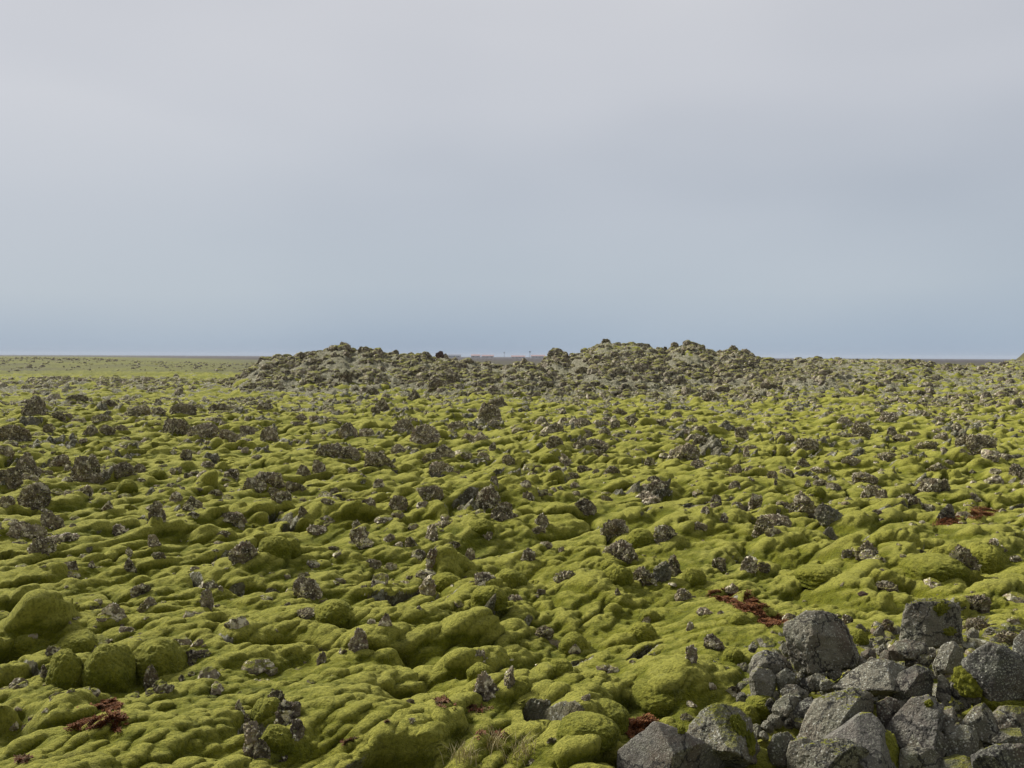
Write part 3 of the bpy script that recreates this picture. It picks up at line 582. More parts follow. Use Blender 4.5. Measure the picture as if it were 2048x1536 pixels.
# ------------------------------------------------------------------ boulders: traced outline, own depth and facets
def boulder(outline, mat, label, facets=(), depth=0.8, n=5, seed=1, base=None, rough=1.0, dist=None, parts=()):
    """outline: convex ring of photo pixels; facets: (column, row, nx, ny, nz) planes through a point of the front"""
    pts = np.array(outline, float); pm = pts.mean(0); pts = pm + (pts - pm) * (1.05, 1.03); v0 = base if base else pts[:, 1].max(); uc = (pts[:, 0].min() + pts[:, 0].max()) / 2
    q = hit(ZS, [uc], [min(v0, 1650)])[0]; 
    D = dist or q[1]
    dr = cam_dirs(pts[:, 0], pts[:, 1]); Pw = np.array([0, 0, CAM_H]) + dr * (D / dr[:, 1])[:, None]     # on the plane Y = D
    cx, cz = Pw[:, 0].mean(), (Pw[:, 2].min() + Pw[:, 2].max()) / 2; W = np.ptp(Pw[:, 0]); H = np.ptp(Pw[:, 2]); dep = W * depth
    L2 = np.stack([Pw[:, 0] - cx, Pw[:, 2] - cz], 1)
    area = np.sum(L2[:, 0] * np.roll(L2[:, 1], -1) - np.roll(L2[:, 0], -1) * L2[:, 1])
    if area < 0: L2 = L2[::-1]
    pl = []; r = np.random.default_rng(seed)
    for a, b in zip(L2, np.roll(L2, -1, 0)):
        e = b - a
        if np.hypot(*e) < 1e-4: continue
        nx, nz = e[1], -e[0]; k_ = math.hypot(nx, nz); nx, nz = nx / k_, nz / k_
        for ny in (-r.uniform(.25, .75), r.uniform(.2, .7)):
            nn = np.array([nx, ny, nz]); nn /= np.linalg.norm(nn); pl.append((nn, nn @ np.array([a[0], 0, a[1]])))
    for (fu, fv, nx, ny, nz) in facets:
        dd = cam_dirs([fu], [fv])[0]; yy = -dep * 0.28; pw = np.array([0, 0, CAM_H]) + dd * ((D + yy) / dd[1])
        nn = np.array([nx, ny, nz], float); nn /= np.linalg.norm(nn); pl.append((nn, nn @ (pw - np.array([cx, D, cz]))))
    if not facets:
        for _ in range(3):
            nn = np.array([r.uniform(-.7, .7), -1, r.uniform(-.2, .9)]); nn /= np.linalg.norm(nn); pl.append((nn, dep * r.uniform(.30, .42)))
    pl.append((np.array([0, 1.0, 0.1]), dep * 0.45))
    v, f = ico(n); rad = np.full(len(v), 1e9); inv = np.zeros(len(v))
    for nn, d_ in pl:
        d_ = max(d_, 0.06 * W); dt = v @ nn; inv = inv + np.where(dt > 0, (np.maximum(dt, 1e-6) / d_) ** 60, 0)
    rad = inv ** (-1 / 60); o_ = r.uniform(-40, 40, 3); S = max(W, H)
    p = v * rad[:, None]
    am = rough * S
    p = p * (1 + (0.055 * perlin3(p / S * 3.2 + o_, seed) + 0.040 * perlin3(p / S * 8 + o_, seed + 1) + 0.026 * perlin3(p / S * 19 + o_, seed + 2) + 0.015 * perlin3(p / S * 42 + o_, seed + 3))[:, None] * rough)
    zb = p[:, 2].min(); p[:, 2] -= zb
    o = link('boulder', mesh_np('boulder', p, f, True), mat, loc=(cx, D, cz + zb), label=label, cat='boulder', group='heap of grey boulders beside the moss')
    return o
ZS = Z0 + 0.12
B = []
def bo(*a, **k): B.append((boulder(*a, **k), a[0]))
bo([(1231, 1500), (1268, 1467), (1308, 1442), (1334, 1443), (1375, 1466), (1412, 1481), (1456, 1498), (1474, 1528), (1480, 1575), (1228, 1575)], M_BOULD_S,
   'big split boulder with smooth grey top cut by the bottom edge', facets=[(1349, 1497, -0.75, -0.62, 0.25), (1360, 1490, 0.22, -0.42, 0.9), (1352, 1500, 0.62, -0.85, -0.12)], depth=0.7, n=6, seed=3, rough=.55)
bo([(1372, 1470), (1386, 1445), (1412, 1416), (1440, 1409), (1476, 1417), (1500, 1442), (1516, 1490), (1528, 1530), (1480, 1540), (1410, 1520)], M_BOULD_M, 'speckled boulder with moss down its right side behind the big split boulder',
   facets=[(1450, 1450, 0.05, -0.62, 0.8)], depth=.8, n=6, seed=4)
bo([(1562, 1256), (1590, 1238), (1612, 1223), (1640, 1224), (1667, 1230), (1690, 1252), (1707, 1288), (1713, 1312), (1700, 1336), (1640, 1345), (1586, 1340), (1577, 1297), (1568, 1272)], M_BOULD,
   'broad pointed grey boulder leaning at the upper left of the heap', facets=[(1612, 1262, -.72, -.68, .30), (1650, 1265, .22, -.75, .68), (1655, 1320, .15, -1, -.1)], depth=.75, n=6, seed=5)
bo([(1799, 1276), (1806, 1240), (1811, 1209), (1838, 1197), (1894, 1199), (1914, 1211), (1922, 1240), (1925, 1286), (1860, 1300), (1805, 1296)], M_BOULD,
   'upright square topped boulder carrying a green moss patch', facets=[(1850, 1225, -.12, -.85, .52), (1835, 1260, -.62, -.8, .12), (1890, 1265, .25, -1, .12)], depth=.6, n=6, seed=6)
bo([(1497, 1332), (1508, 1311), (1534, 1299), (1562, 1309), (1578, 1322), (1590, 1347), (1580, 1372), (1500, 1368)], M_BOULD, 'rounded lichened boulder on the left rim of the heap', depth=.8, seed=7)
bo([(1498, 1360), (1504, 1344), (1519, 1334), (1540, 1340), (1553, 1356), (1551, 1385), (1532, 1398), (1502, 1396)], M_BOULD, 'egg shaped boulder standing at the left foot of the heap', depth=.9, seed=8, base=1400)
bo([(1552, 1350), (1574, 1334), (1592, 1350), (1584, 1378), (1556, 1386)], M_BOULD, 'narrow grey block right of the egg shaped boulder', depth=.9, seed=9, base=1392)
bo([(1561, 1382), (1574, 1368), (1592, 1369), (1617, 1386), (1612, 1412), (1570, 1414)], M_BOULD, 'hump backed boulder below the narrow grey block', depth=.8, seed=10, base=1418)
bo([(1545, 1420), (1552, 1402), (1575, 1388), (1600, 1392), (1604, 1410), (1588, 1432), (1552, 1434)], M_BOULD, 'rough stone in front of the hump backed boulder', depth=.8, seed=11, base=1440)
bo([(1584, 1425), (1600, 1404), (1622, 1396), (1634, 1408), (1622, 1432), (1590, 1440)], M_BOULD_D, 'dark based stone left of the wide tilted slab', depth=.8, seed=12, base=1445)
bo([(1606, 1336), (1618, 1310), (1634, 1306), (1658, 1322), (1655, 1340), (1610, 1345)], M_BOULD, 'pyramid shaped stone under the broad pointed boulder', depth=.8, seed=13, base=1348)
bo([(1722, 1306), (1738, 1296), (1751, 1303), (1753, 1316), (1735, 1322), (1724, 1316)], M_BOULD, 'small pointed stone right of the broad pointed boulder', depth=.8, seed=14, n=4)
bo([(1706, 1322), (1720, 1311), (1739, 1325), (1732, 1336), (1708, 1334)], M_BOULD, 'small brown wedge of stone below the small pointed stone', depth=.8, seed=15, n=4)
bo([(1668, 1374), (1700, 1344), (1748, 1317), (1782, 1320), (1812, 1338), (1806, 1380), (1750, 1394), (1680, 1392)], M_BOULD, 'long brownish slab lying across the middle of the heap', facets=[(1740, 1350, -.15, -.55, .85)], depth=.75, seed=16, base=1392, n=6)
bo([(1784, 1384), (1798, 1348), (1832, 1329), (1857, 1338), (1871, 1360), (1866, 1394), (1836, 1408), (1795, 1402)], M_BOULD_D, 'boulder with a shaded black face in the middle of the heap', facets=[(1822, 1345, -.45, -.5, .85), (1840, 1370, .6, -.85, -.05)], depth=.8, seed=17, n=6, base=1406)
bo([(1778, 1300), (1790, 1284), (1820, 1279), (1850, 1285), (1858, 1306), (1832, 1322), (1790, 1322)], M_BOULD, 'brownish boulder in front of the upright mossy boulder', depth=.8, seed=18)
bo([(1866, 1332), (1878, 1304), (1890, 1285), (1906, 1283), (1926, 1298), (1932, 1318), (1920, 1345), (1872, 1352)], M_BOULD, 'grey boulder right of the brownish boulder with a dark hollow side', facets=[(1895, 1310, -.5, -.6, .6), (1905, 1325, .5, -.85, .0)], depth=.8, seed=19)
bo([(1928, 1334), (1945, 1305), (1975, 1286), (2010, 1291), (2037, 1310), (2055, 1340), (2062, 1400), (2000, 1404), (1950, 1396), (1938, 1360)], M_BOULD_D, 'massive dark boulder at the right edge of the heap', depth=.7, seed=20, n=6)
bo([(2024, 1310), (2030, 1280), (2044, 1264), (2070, 1262), (2085, 1300), (2070, 1345), (2030, 1345)], M_BOULD_D, 'grey rock cut by the right edge behind the massive dark boulder', depth=.8, seed=21, base=1350)
bo([(1904, 1392), (1908, 1362), (1934, 1344), (1960, 1352), (1972, 1380), (1958, 1406), (1920, 1408)], M_BOULD_M, 'round boulder under a bright moss cap', depth=.9, seed=22)
bo([(1872, 1395), (1877, 1354), (1892, 1349), (1902, 1376), (1897, 1404), (1878, 1408)], M_BOULD, 'slim upright stone left of the moss capped boulder', depth=.9, seed=23)
bo([(1594, 1476), (1616, 1424), (1640, 1396), (1706, 1376), (1746, 1390), (1754, 1424), (1748, 1480), (1690, 1500), (1610, 1500)], M_BOULD, 'wide tilted slab with a pale lichened top in the front of the heap',
   facets=[(1675, 1408, -.12, -.42, .9), (1640, 1440, -.55, -.8, .28), (1705, 1418, .62, -.8, -.05)], depth=.75, seed=24, n=6, base=1500)
bo([(1752, 1404), (1775, 1393), (1799, 1401), (1800, 1440), (1788, 1468), (1765, 1470), (1755, 1430)], M_BOULD_D, 'narrow boulder wedged right of the wide tilted slab', depth=.8, seed=25, base=1480)
bo([(1640, 1490), (1721, 1431), (1752, 1427), (1776, 1472), (1802, 1520), (1790, 1560), (1650, 1560)], M_BOULD_S, 'smooth triangular slab of bare grey stone at the front of the heap', facets=[(1715, 1470, .05, -.62, .8)], depth=.6, seed=26, n=6, rough=.45, base=1555)
bo([(1596, 1530), (1604, 1500), (1640, 1480), (1692, 1476), (1738, 1504), (1748, 1550), (1740, 1590), (1600, 1590)], M_BOULD, 'brown speckled boulder with a dark overhang at the bottom edge', facets=[(1650, 1505, -.3, -.6, .7), (1690, 1520, .55, -.9, -.1)], depth=.7, seed=27, n=6, base=1600)
bo([(1536, 1494), (1548, 1470), (1575, 1464), (1594, 1480), (1594, 1520), (1565, 1538), (1542, 1530)], M_BOULD_D, 'round dark boulder between mossy stones at the bottom of the heap', depth=.9, seed=28, base=1545)
bo([(1574, 1510), (1583, 1483), (1606, 1476), (1640, 1488), (1632, 1560), (1578, 1560)], M_BOULD, 'pale shouldered stone left of the brown speckled boulder', depth=.8, seed=29, base=1562)
bo([(1772, 1474), (1790, 1432), (1825, 1396), (1856, 1391), (1887, 1412), (1886, 1440), (1840, 1500), (1790, 1505)], M_BOULD_S, 'large grey boulder with a small moss hollow right of centre in the heap', facets=[(1825, 1430, -.35, -.6, .75)], depth=.7, seed=30, n=6, base=1505)
bo([(1830, 1456), (1868, 1424), (1905, 1414), (1914, 1436), (1898, 1466), (1850, 1478)], M_BOULD, 'sharp wedge of rock overlapping the large grey boulder', facets=[(1870, 1440, -.3, -.7, .7)], depth=.7, seed=31, base=1484)
bo([(1802, 1512), (1826, 1470), (1880, 1462), (1896, 1484), (1880, 1516), (1815, 1526)], M_BOULD, 'brown stone under the sharp wedge of rock', depth=.8, seed=32, base=1530)
bo([(1880, 1494), (1894, 1467), (1930, 1451), (1950, 1458), (1974, 1480), (1966, 1512), (1934, 1524), (1890, 1520)], M_BOULD, 'pale round boulder with a black right flank low in the heap', facets=[(1915, 1480, -.5, -.85, .25), (1945, 1480, .75, -.6, .1)], depth=.8, seed=33, n=6, base=1528)
bo([(1922, 1446), (1954, 1410), (1970, 1404), (1986, 1430), (2002, 1468), (1972, 1484), (1932, 1476)], M_BOULD_M, 'triangular rock with an orange stained tip at the right of the heap', depth=.7, seed=34, base=1490)
bo([(1948, 1530), (1964, 1499), (1990, 1488), (2050, 1488), (2080, 1540), (2070, 1590), (1955, 1590)], M_BOULD_D, 'dark boulder filling the bottom right corner', depth=.7, seed=35, n=6, base=1590)
bo([(1798, 1536), (1804, 1503), (1830, 1494), (1872, 1498), (1888, 1524), (1880, 1566), (1808, 1566)], M_BOULD, 'low brown boulder at the bottom edge right of the bright moss clump', depth=.8, seed=36, base=1566)
bo([(1878, 1548), (1890, 1522), (1930, 1512), (1958, 1526), (1962, 1566), (1882, 1566)], M_BOULD_M, 'moss flecked stone at the bottom edge under the pale round boulder', depth=.8, seed=37, base=1570)
bo([(1988, 1430), (2010, 1411), (2050, 1413), (2070, 1450), (2050, 1470), (1996, 1460)], M_BOULD_M, 'moss topped stone at the right edge above the dark corner boulder', depth=.8, seed=38, base=1475)
bo([(1985, 1480), (2000, 1462), (2040, 1456), (2062, 1480), (2050, 1500), (1992, 1500)], M_BOULD_M, 'mossy stone between the orange tipped rock and the right edge', depth=.8, seed=39, base=1510)

# small stones filling the gaps of the heap
stones = []
for t in '''1536 1326 20 12;1548 1400 22 14;1540 1418 24 16;1604 1356 18 12;1622 1358 16 12;1640 1356 22 14;1660 1352 16 10;1598 1372 20 14;1614 1378 24 14;1634 1372 30 16;1654 1378 26 14;1672 1352 20 12;
1690 1332 24 14;1712 1344 22 12;1745 1330 18 10;1764 1306 20 12;1760 1288 18 10;1772 1318 20 12;1826 1328 24 12;1846 1330 26 14;1862 1316 18 14;1866 1412 22 14;1816 1414 20 16;1804 1424 22 14;
1838 1412 16 10;1910 1424 26 14;1890 1418 18 10;1926 1414 24 12;1960 1414 20 10;1580 1448 26 14;1566 1442 20 12;1598 1456 20 12;1550 1450 26 14;1534 1460 24 12;1512 1470 22 14;1528 1478 18 10;
1526 1400 22 14;1516 1410 18 12;1482 1404 18 12;1562 1480 20 10;1786 1490 24 14;1800 1484 18 14;1908 1504 20 10;1918 1464 22 12;1990 1452 20 12;1976 1496 22 10;1744 1372 18 9;1766 1398 16 9;
1864 1484 22 12;1870 1500 20 12;1506 1300 16 9;1574 1304 18 14;1556 1316 16 12;1700 1300 16 10;1758 1268 18 12;2012 1406 26 12;2036 1408 20 10;1986 1396 22 10;1642 1304 16 9;1696 1356 18 10'''.replace('\n', '').split(';'):
    a = [float(x) for x in t.split()]
    if len(a) == 4: stones.append(a)
ps = hit(ZS, [s[0] for s in stones], [s[1] for s in stones])
st = []
for i, (s_, q) in enumerate(zip(stones, ps)):
    k_ = math.hypot(q[0], q[1]) / F_PX; vv, ff = lava_shape(4, 3000 + i, .45, 9); W = s_[2] * k_ * 1.2; H = s_[3] * k_ * 1.4
    o = link('stone', mesh_np('stone', fit(vv, W, H, W, .5), ff, False), (M_BOULD, M_BOULD_M, M_BOULD)[i % 3], loc=(q[0], q[1], q[2])); o.rotation_euler[2] = random.uniform(-.4, .4); st.append([o, s_[0], s_[1], s_[2], s_[3], ('.', 'm', '.')[i % 3]])
SL = [(1520, 1368, 'the egg shaped boulder'), (1640, 1300, 'the broad pointed boulder'), (1865, 1250, 'the upright square topped boulder'), (1680, 1435, 'the wide tilted slab'), (1745, 1355, 'the long brownish slab'), (1590, 1390, 'the hump backed boulder'),
      (1835, 1365, 'the black faced boulder'), (1938, 1380, 'the moss capped boulder'), (1825, 1440, 'the large grey boulder'), (1925, 1485, 'the pale round boulder'), (1990, 1345, 'the massive dark boulder'), (1565, 1500, 'the round dark boulder')]
_L = LAND; LAND = SL; describe(st, 'stone'); LAND = _L
for o, *_ in st: o['group'] = 'small stones between the boulders'; o['category'] = 'stone'

# ------------------------------------------------------------------ moss: patches on boulders and free cushions
def cushion_mesh(w, h, dep, seed, n=5, under=0.25, k=1.0):
    v, f = ico(n); r = np.random.default_rng(seed); o = r.uniform(-30, 30, 3)
    rad = 1 + 0.13 * k * perlin3(v * 1.3 * k ** .5 + o, seed) + 0.06 * k * np.abs(perlin3(v * 2.6 + o, seed + 1)) + 0.03 * np.abs(perlin3(v * 6 + o, seed + 2)) + 0.012 * perlin3(v * 16 + o, seed + 3)
    p = v * rad[:, None]; lo_ = p[:, 2] < 0; fx_ = np.minimum(1 / np.sqrt(np.maximum(1 - v[:, 2] ** 2, .05)), 1.9); p[lo_, :2] *= fx_[lo_, None]; p[:, 2] = np.where(lo_, p[:, 2] * 0.8, p[:, 2])
    p = p * (1 + 0.045 * folds(p[:, 0] * 5 + p[:, 1] * 3 + o[0], p[:, 2] * 9 + o[1], seed) + 0.03 * perlin3(p * 5 + o, seed + 7))[:, None]
    return fit(p, w, h, dep, under), f
def free_cushion(u, v, w, h, label, seed, group=None, mat=None, G=None, up=0.0):
    q = hit(ZE if G is None else G, [u], [min(v, 1534) if G is None else v])[0]; s = math.hypot(q[0], q[1]) / F_PX
    vv, ff = cushion_mesh(w * s * 1.04, h * s * .95, w * s * 1.1, seed, 5 if w > 24 else 4, .8)
    o = link('moss_cushion', mesh_np('moss_cushion', vv, ff, True, {'crest': .32 + .45 * vv[:, 2] / (h * s)}), mat or M_MOSS, loc=(q[0], q[1] + w * s * .3, q[2] - h * s * .05 + up), label=label, cat='moss cushion', group=group or 'round moss cushions in the lava field')  # crest by height: lighter top and shaded foot painted into the moss
    o.rotation_euler[2] = -math.atan2(q[0], q[1]); return o
CU = [(120, 1366, 72, 62, 'left one of the twin round moss cushions at lower left'), (206, 1370, 96, 74, 'right one of the twin round moss cushions at lower left'), (308, 1352, 114, 72, 'wide double headed moss cushion with a dark rock leaning on it'),
      (146, 1306, 82, 42, 'dome of moss just behind the twin cushions'), (42, 1300, 60, 30, 'moss dome over a dark hollow by the left edge'), (1150, 1302, 60, 44, 'mushroom shaped moss cushion on a dark stone foot'), (1118, 1350, 54, 34, 'small bun of moss in the damp green hollow'),
      (1285, 1286, 66, 48, 'moss cushion with a stony left side over a black gap'), (1205, 1442, 104, 42, 'flat topped moss cushion beside the dark red patch'), (1180, 1490, 120, 46, 'broad moss hump left of the big split boulder'),
      (1470, 1322, 44, 28, 'pale bun of moss left of the broad pointed boulder'), (1320, 1424, 120, 62, 'great overhanging moss hump above the big split boulder'), (1018, 1172, 68, 38, 'moss cushion with yellow crown between two centre outcrops'),
      (978, 1202, 70, 34, 'smooth moss cushion shading a black gap in lower centre'), (1236, 1168, 62, 46, 'tall moss cushion below the two large stacked outcrops'), (1222, 1140, 42, 26, 'little moss cap in front of the lower stacked outcrop'),
      (1284, 1086, 60, 36, 'moss cushion tucked right of the upper stacked outcrop'), (1388, 1167, 50, 38, 'moss cushion on a dark ledge right of the outcrop group'), (1098, 926, 42, 26, 'round moss cushion left of a pale upright rock in mid field'),
      (577, 1106, 42, 36, 'moss cushion on the brink of a shadowed hollow left of centre'), (962, 1062, 50, 26, 'moss cushion beside the brown outcrop at centre'), (308, 956, 36, 20, 'oval moss cushion in the left field'),
      (250, 982, 36, 28, 'leaning moss cushion in the left field'), (1635, 992, 36, 22, 'moss cap behind the two rounded outcrops'), (545, 1105, 60, 36, 'dark sided moss mound left of the brink cushion'), (1650, 1160, 90, 30, 'low moss swell above the broad pointed boulder'),
      (1718, 1288, 44, 34, 'moss cushion over a black gap right of the broad pointed boulder'), (1600, 1470, 10, 6, ''), (665, 1240, 84, 40, 'moss mound with a stony skirt below the pale arched rock'), (890, 1180, 70, 40, 'steep moss mound right of the tall pale rock'),
      (960, 1352, 52, 28, 'moss cap resting on the pale arched outcrop'), (1040, 1400, 60, 50, 'moss cushion in shade right of the pale arched outcrop'), (530, 1440, 60, 50, 'moss cushion beside the outcrop at the lower edge'), (548, 1500, 66, 50, 'lower moss cushion beside the outcrop at the lower edge'),
      (1480, 1250, 50, 26, 'moss hump below the two red patches'), (1300, 1240, 44, 24, 'thin moss pad behind the stony sided cushion'), (1890, 1150, 130, 40, 'broad moss swell left of the rugged right hand outcrop'), (1985, 1145, 80, 56, 'moss cushion leaning on the rugged right hand outcrop')]
for i, (u, v, w, h, lab) in enumerate(CU):
    if i > 2: h *= .82; w *= 1.06
    if lab: free_cushion(u, v, w, h, lab, 500 + i)
free_cushion(1770, 1566, 84, 92, 'bright green moss clump between slabs at the front of the heap', 601, 'moss clumps in the boulder heap', G=ZS, up=.04)
free_cushion(1490, 1442, 70, 30, 'moss clump between the speckled boulder and the egg shaped boulder', 602, 'moss clumps in the boulder heap', G=ZS)
free_cushion(1530, 1420, 70, 24, 'moss clump at the foot of the egg shaped boulder', 603, 'moss clumps in the boulder heap', G=ZS)
free_cushion(2010, 1420, 100, 22, 'moss strip along the foot of the massive dark boulder', 604, 'moss clumps in the boulder heap', G=ZS, up=.05)
free_cushion(1520, 1545, 90, 26, 'moss pad at the bottom edge below the round dark boulder', 605, 'moss clumps in the boulder heap', G=ZS, up=.05)
def patch_on(b, u, v, w, h, seed):
    """a raised pad of moss grown on a boulder's face, found by casting a ray at the boulder"""
    bpy.context.view_layer.update()
    dd = Vector(cam_dirs([u], [v])[0]); mi = b.matrix_world.inverted(); ok, loc, nor, _ = b.ray_cast(mi @ Vector((0, 0, CAM_H)), (mi.to_3x3() @ dd).normalized())
    if not ok: return
    s = math.hypot(*(b.matrix_world @ loc).xy) / F_PX; vv, ff = cushion_mesh(w * s, 0.035, h * s * 1.5, seed, 5, .9, 3.4)
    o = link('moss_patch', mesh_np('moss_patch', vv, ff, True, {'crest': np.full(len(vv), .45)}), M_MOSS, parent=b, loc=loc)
    o.rotation_euler = nor.to_track_quat('Z', 'Y').to_euler()
    return o
bn = [b for b, _ in B]
patch_on(bn[3], 1885, 1218, 40, 20, 701); patch_on(bn[3], 1900, 1262, 34, 12, 706)
patch_on(bn[1], 1480, 1455, 44, 36, 702); patch_on(bn[1], 1500, 1490, 40, 40, 703); patch_on(bn[19], 1938, 1362, 62, 40, 704); patch_on(bn[27], 1858, 1408, 18, 12, 705); patch_on(bn[0], 1362, 1462, 26, 12, 707)

# ------------------------------------------------------------------ red plants and dry grass
def tuft_patch(name, u, v, w, h, mat, label, cat, group, seed, blades=900, bl=(.02, .05)):
    """a low fuzzy mat of tiny leaves lying on the ground"""
    r = np.random.default_rng(seed); n = blades; a = r.uniform(0, 2 * np.pi, n); ra = np.sqrt(r.random(n)) * r.uniform(.75, 1.2, n)
    ed = 1 + .28 * np.sin(2 * a + seed) + .2 * np.sin(3 * a + seed * 2) + .15 * np.sin(7 * a + seed)
    q = hit(ZE, [u], [min(v - h / 2, 1530)])[0]; D = math.hypot(q[0], q[1])
    T = np.linspace(D * .75, D * 1.35, 420); dd = cam_dirs(u + ra * np.cos(a) * ed * w * .6, v - h / 2 + ra * np.sin(a) * ed * h * .62)
    P_ = np.array([0, 0, CAM_H]) + dd[:, None, :] * T[None, :, None]; g = interp_grid(ZE, P_[..., 0].ravel(), P_[..., 1].ravel()).reshape(P_.shape[:2])
    un = P_[..., 2] < g; k_ = un.argmax(1); ok = un.any(1) & (k_ > 0); root = P_[np.arange(n), k_][ok]; root[:, 2] = g[np.arange(n), k_][ok]
    md = np.median(root[:, 1]); root = root[np.abs(root[:, 1] - md) < .3 * D]; n = len(root)
    ln = r.uniform(*bl, n); th = r.uniform(0, 2 * np.pi, n); tl = r.uniform(.8, 2.6, n)
    sd_ = np.stack([np.cos(th), np.sin(th), 0 * th], 1) * (ln * .38)[:, None]; up = np.stack([-np.sin(th) * tl, np.cos(th) * tl, np.ones(n)], 1); up /= np.linalg.norm(up, axis=1)[:, None]
    root[:, 2] += .012; tip = root + up * ln[:, None]; vb = np.stack([root - sd_, root + sd_, tip], 1).reshape(-1, 3); org = root.mean(0)
    return link(name, mesh_np(name, vb - org, np.arange(n * 3).reshape(-1, 3), False), mat, loc=org, label=label, cat=cat, group=group)
REDS = [(200, 1466, 78, 30, 'large rust red plant patch on the moss at lower left'), (216, 1424, 40, 16, 'dark red plant patch just behind the large rust red patch'), (46, 1528, 30, 10, 'small dark red patch at the bottom left corner'),
        (1452, 1202, 56, 16, 'thin red streak of plants beside a pale rock above the boulders'), (1500, 1226, 46, 30, 'bright red plant patch on the slope behind the boulder heap'), (1543, 1252, 40, 22, 'red plant patch left of the broad pointed boulder'),
        (1268, 1474, 66, 34, 'rusty plant patch in the shade beside the big split boulder'), (1900, 1050, 40, 16, 'dark red patch left of a pale rock at far right'), (1962, 1036, 50, 16, 'red arch of plants on a moss hump at far right'),
        (700, 1496, 44, 12, 'faint red patch in the foreground hollow'), (760, 1492, 30, 8, 'short red streak right of the foreground hollow'), (940, 1428, 50, 18, 'brownish red patch below the pale arched outcrop'),
        (880, 1478, 40, 10, 'narrow red patch on the foreground hump'), (985, 1482, 46, 22, 'rusty patch on the right side of the foreground hump'), (812, 1530, 74, 14, 'wide red patch along the bottom edge'), (884, 1414, 26, 12, 'small orange patch in the gap left of the pale arched outcrop'),
        (710, 1014, 14, 6, 'tiny orange patch in the middle field'), (640, 742, 24, 6, 'orange streak of plants on the left rubble ridge')]
for i, (u, v, w, h, lab) in enumerate(REDS):
    tuft_patch('red_plant_patch', u, v, w, h, M_RED if i in (0, 1, 3, 4, 5, 6, 7, 8) else M_RUST, lab, 'plant', 'patches of red plants on the moss', 40 + i, (5200 if w > 30 else 1500) if i in (0, 1, 3, 4, 5, 6, 7, 8) else 420, (.014, .028))
GRASS = [(930, 1516, 60, 20, 'dry straw grass tuft at the bottom edge right of centre'), (1040, 1512, 60, 20, 'dry grass tuft at the bottom edge near a dark stone'), (990, 1494, 50, 16, 'wispy straw grass on the foreground hump')]
for i, (u, v, w, h, lab) in enumerate(GRASS):
    r = np.random.default_rng(90 + i); q = hit(ZE, [u], [v])[0]; s = math.hypot(q[0], q[1]) / F_PX; nb = 110
    bx, by = q[0] + r.normal(0, w * s * .28, nb), q[1] + r.normal(0, h * s * .8, nb); bz = interp_grid(ZE, bx, by) - .01; ln = r.uniform(.05, .16, nb); th = r.uniform(0, 6.28, nb); tl = r.uniform(.1, .7, nb)
    root = np.stack([bx, by, bz], 1); sdv = np.stack([np.cos(th), np.sin(th), 0 * th], 1) * .0025; dirv = np.stack([-np.sin(th) * tl, np.cos(th) * tl, np.ones(nb)], 1)
    mid = root + dirv * ln[:, None] * .6; tip = root + dirv * ln[:, None] * (1, 1, .9) + np.stack([-np.sin(th) * tl * ln * .5, np.cos(th) * tl * ln * .5, 0 * th], 1)
    vb = np.stack([root - sdv, root + sdv, mid + sdv * .7, mid - sdv * .7, tip], 1).reshape(-1, 3); k_ = np.arange(nb)[:, None] * 5
    fb = np.vstack([k_ + (0, 1, 2), k_ + (0, 2, 3), k_ + (3, 2, 4)])
    link('grass_tuft', mesh_np('grass_tuft', vb - q, fb, False), M_STRAW, loc=q, label=lab, cat='grass', group='dry grass tufts at the lower edge')

# ------------------------------------------------------------------ the countless smaller lava fragments
print('scatter')
protos = {n: [lava_shape(n, 7000 + i + n * 100, .6, 7) for i in range(28)] for n in (1, 2)}
def scatter(name, n_try, dmin, dmax, umin, umax, smin, smax, level, mat, seed, dens, label, power=2.2, slope=0.0):
    r = np.random.default_rng(seed); u = r.uniform(umin, umax, n_try); d = np.sqrt(r.uniform(dmin ** 2, dmax ** 2, n_try)) if dmax / dmin < 3 else np.exp(r.uniform(math.log(dmin), math.log(dmax), n_try))
    az = np.arctan((u - 1024) / F_PX); x, y = d * np.sin(az), d * np.cos(az)
    cl_ = perlin(x / 2.4, y / 2.4, 61 + seed % 3) * .5 + perlin(x / 9, y / 9, 5) * .35
    keep = r.random(n_try) < np.clip(dens(x, y, u, d) * (0.7 + 4.6 * cl_), 0, 1); x, y, d = x[keep], y[keep], d[keep]; n = len(x)
    sz = smin * (smax / smin) ** (r.random(n) ** power); z = interp_grid(ZE, x, y); VS, FS, off = [], [], 0
    for i in range(n):
        v, f = protos[level][r.integers(28)]; a = r.uniform(0, 6.28); c, s = math.cos(a), math.sin(a)
        sc = sz[i] * np.array([r.uniform(.8, 1.4), r.uniform(.8, 1.3), r.uniform(.5, 1.05)]) * .5
        p = v * sc; p = np.stack([p[:, 0] * c - p[:, 1] * s, p[:, 0] * s + p[:, 1] * c, p[:, 2]], 1) + (x[i], y[i], z[i] + sz[i] * .02)
        VS.append(p); FS.append(f + off); off += len(v)
    print(name, n)
    return link(name, mesh_np(name, np.vstack(VS), np.vstack(FS), False), mat, kind='stuff', label=label)
ridge_den = lambda x, y, u, d: sstep(430, 520, u) * (1 - sstep(1540, 1700, u)) * bump_d(d, 64, 82, 116)
scatter('ridge_rubble', 15000, 66, 112, 430, 1720, .25, .95, 2, M_RIDGE, 1, lambda x, y, u, d: 1.1 * ridge_den(x, y, u, d), 'dense grey lava rubble covering both ridges')
scatter('slope_rubble', 9000, 60, 125, 1480, 2500, .25, .85, 1, M_RIDGE, 2, lambda x, y, u, d: .32 + 0 * d, 'grey lava rubble strewn over the right hand slope')
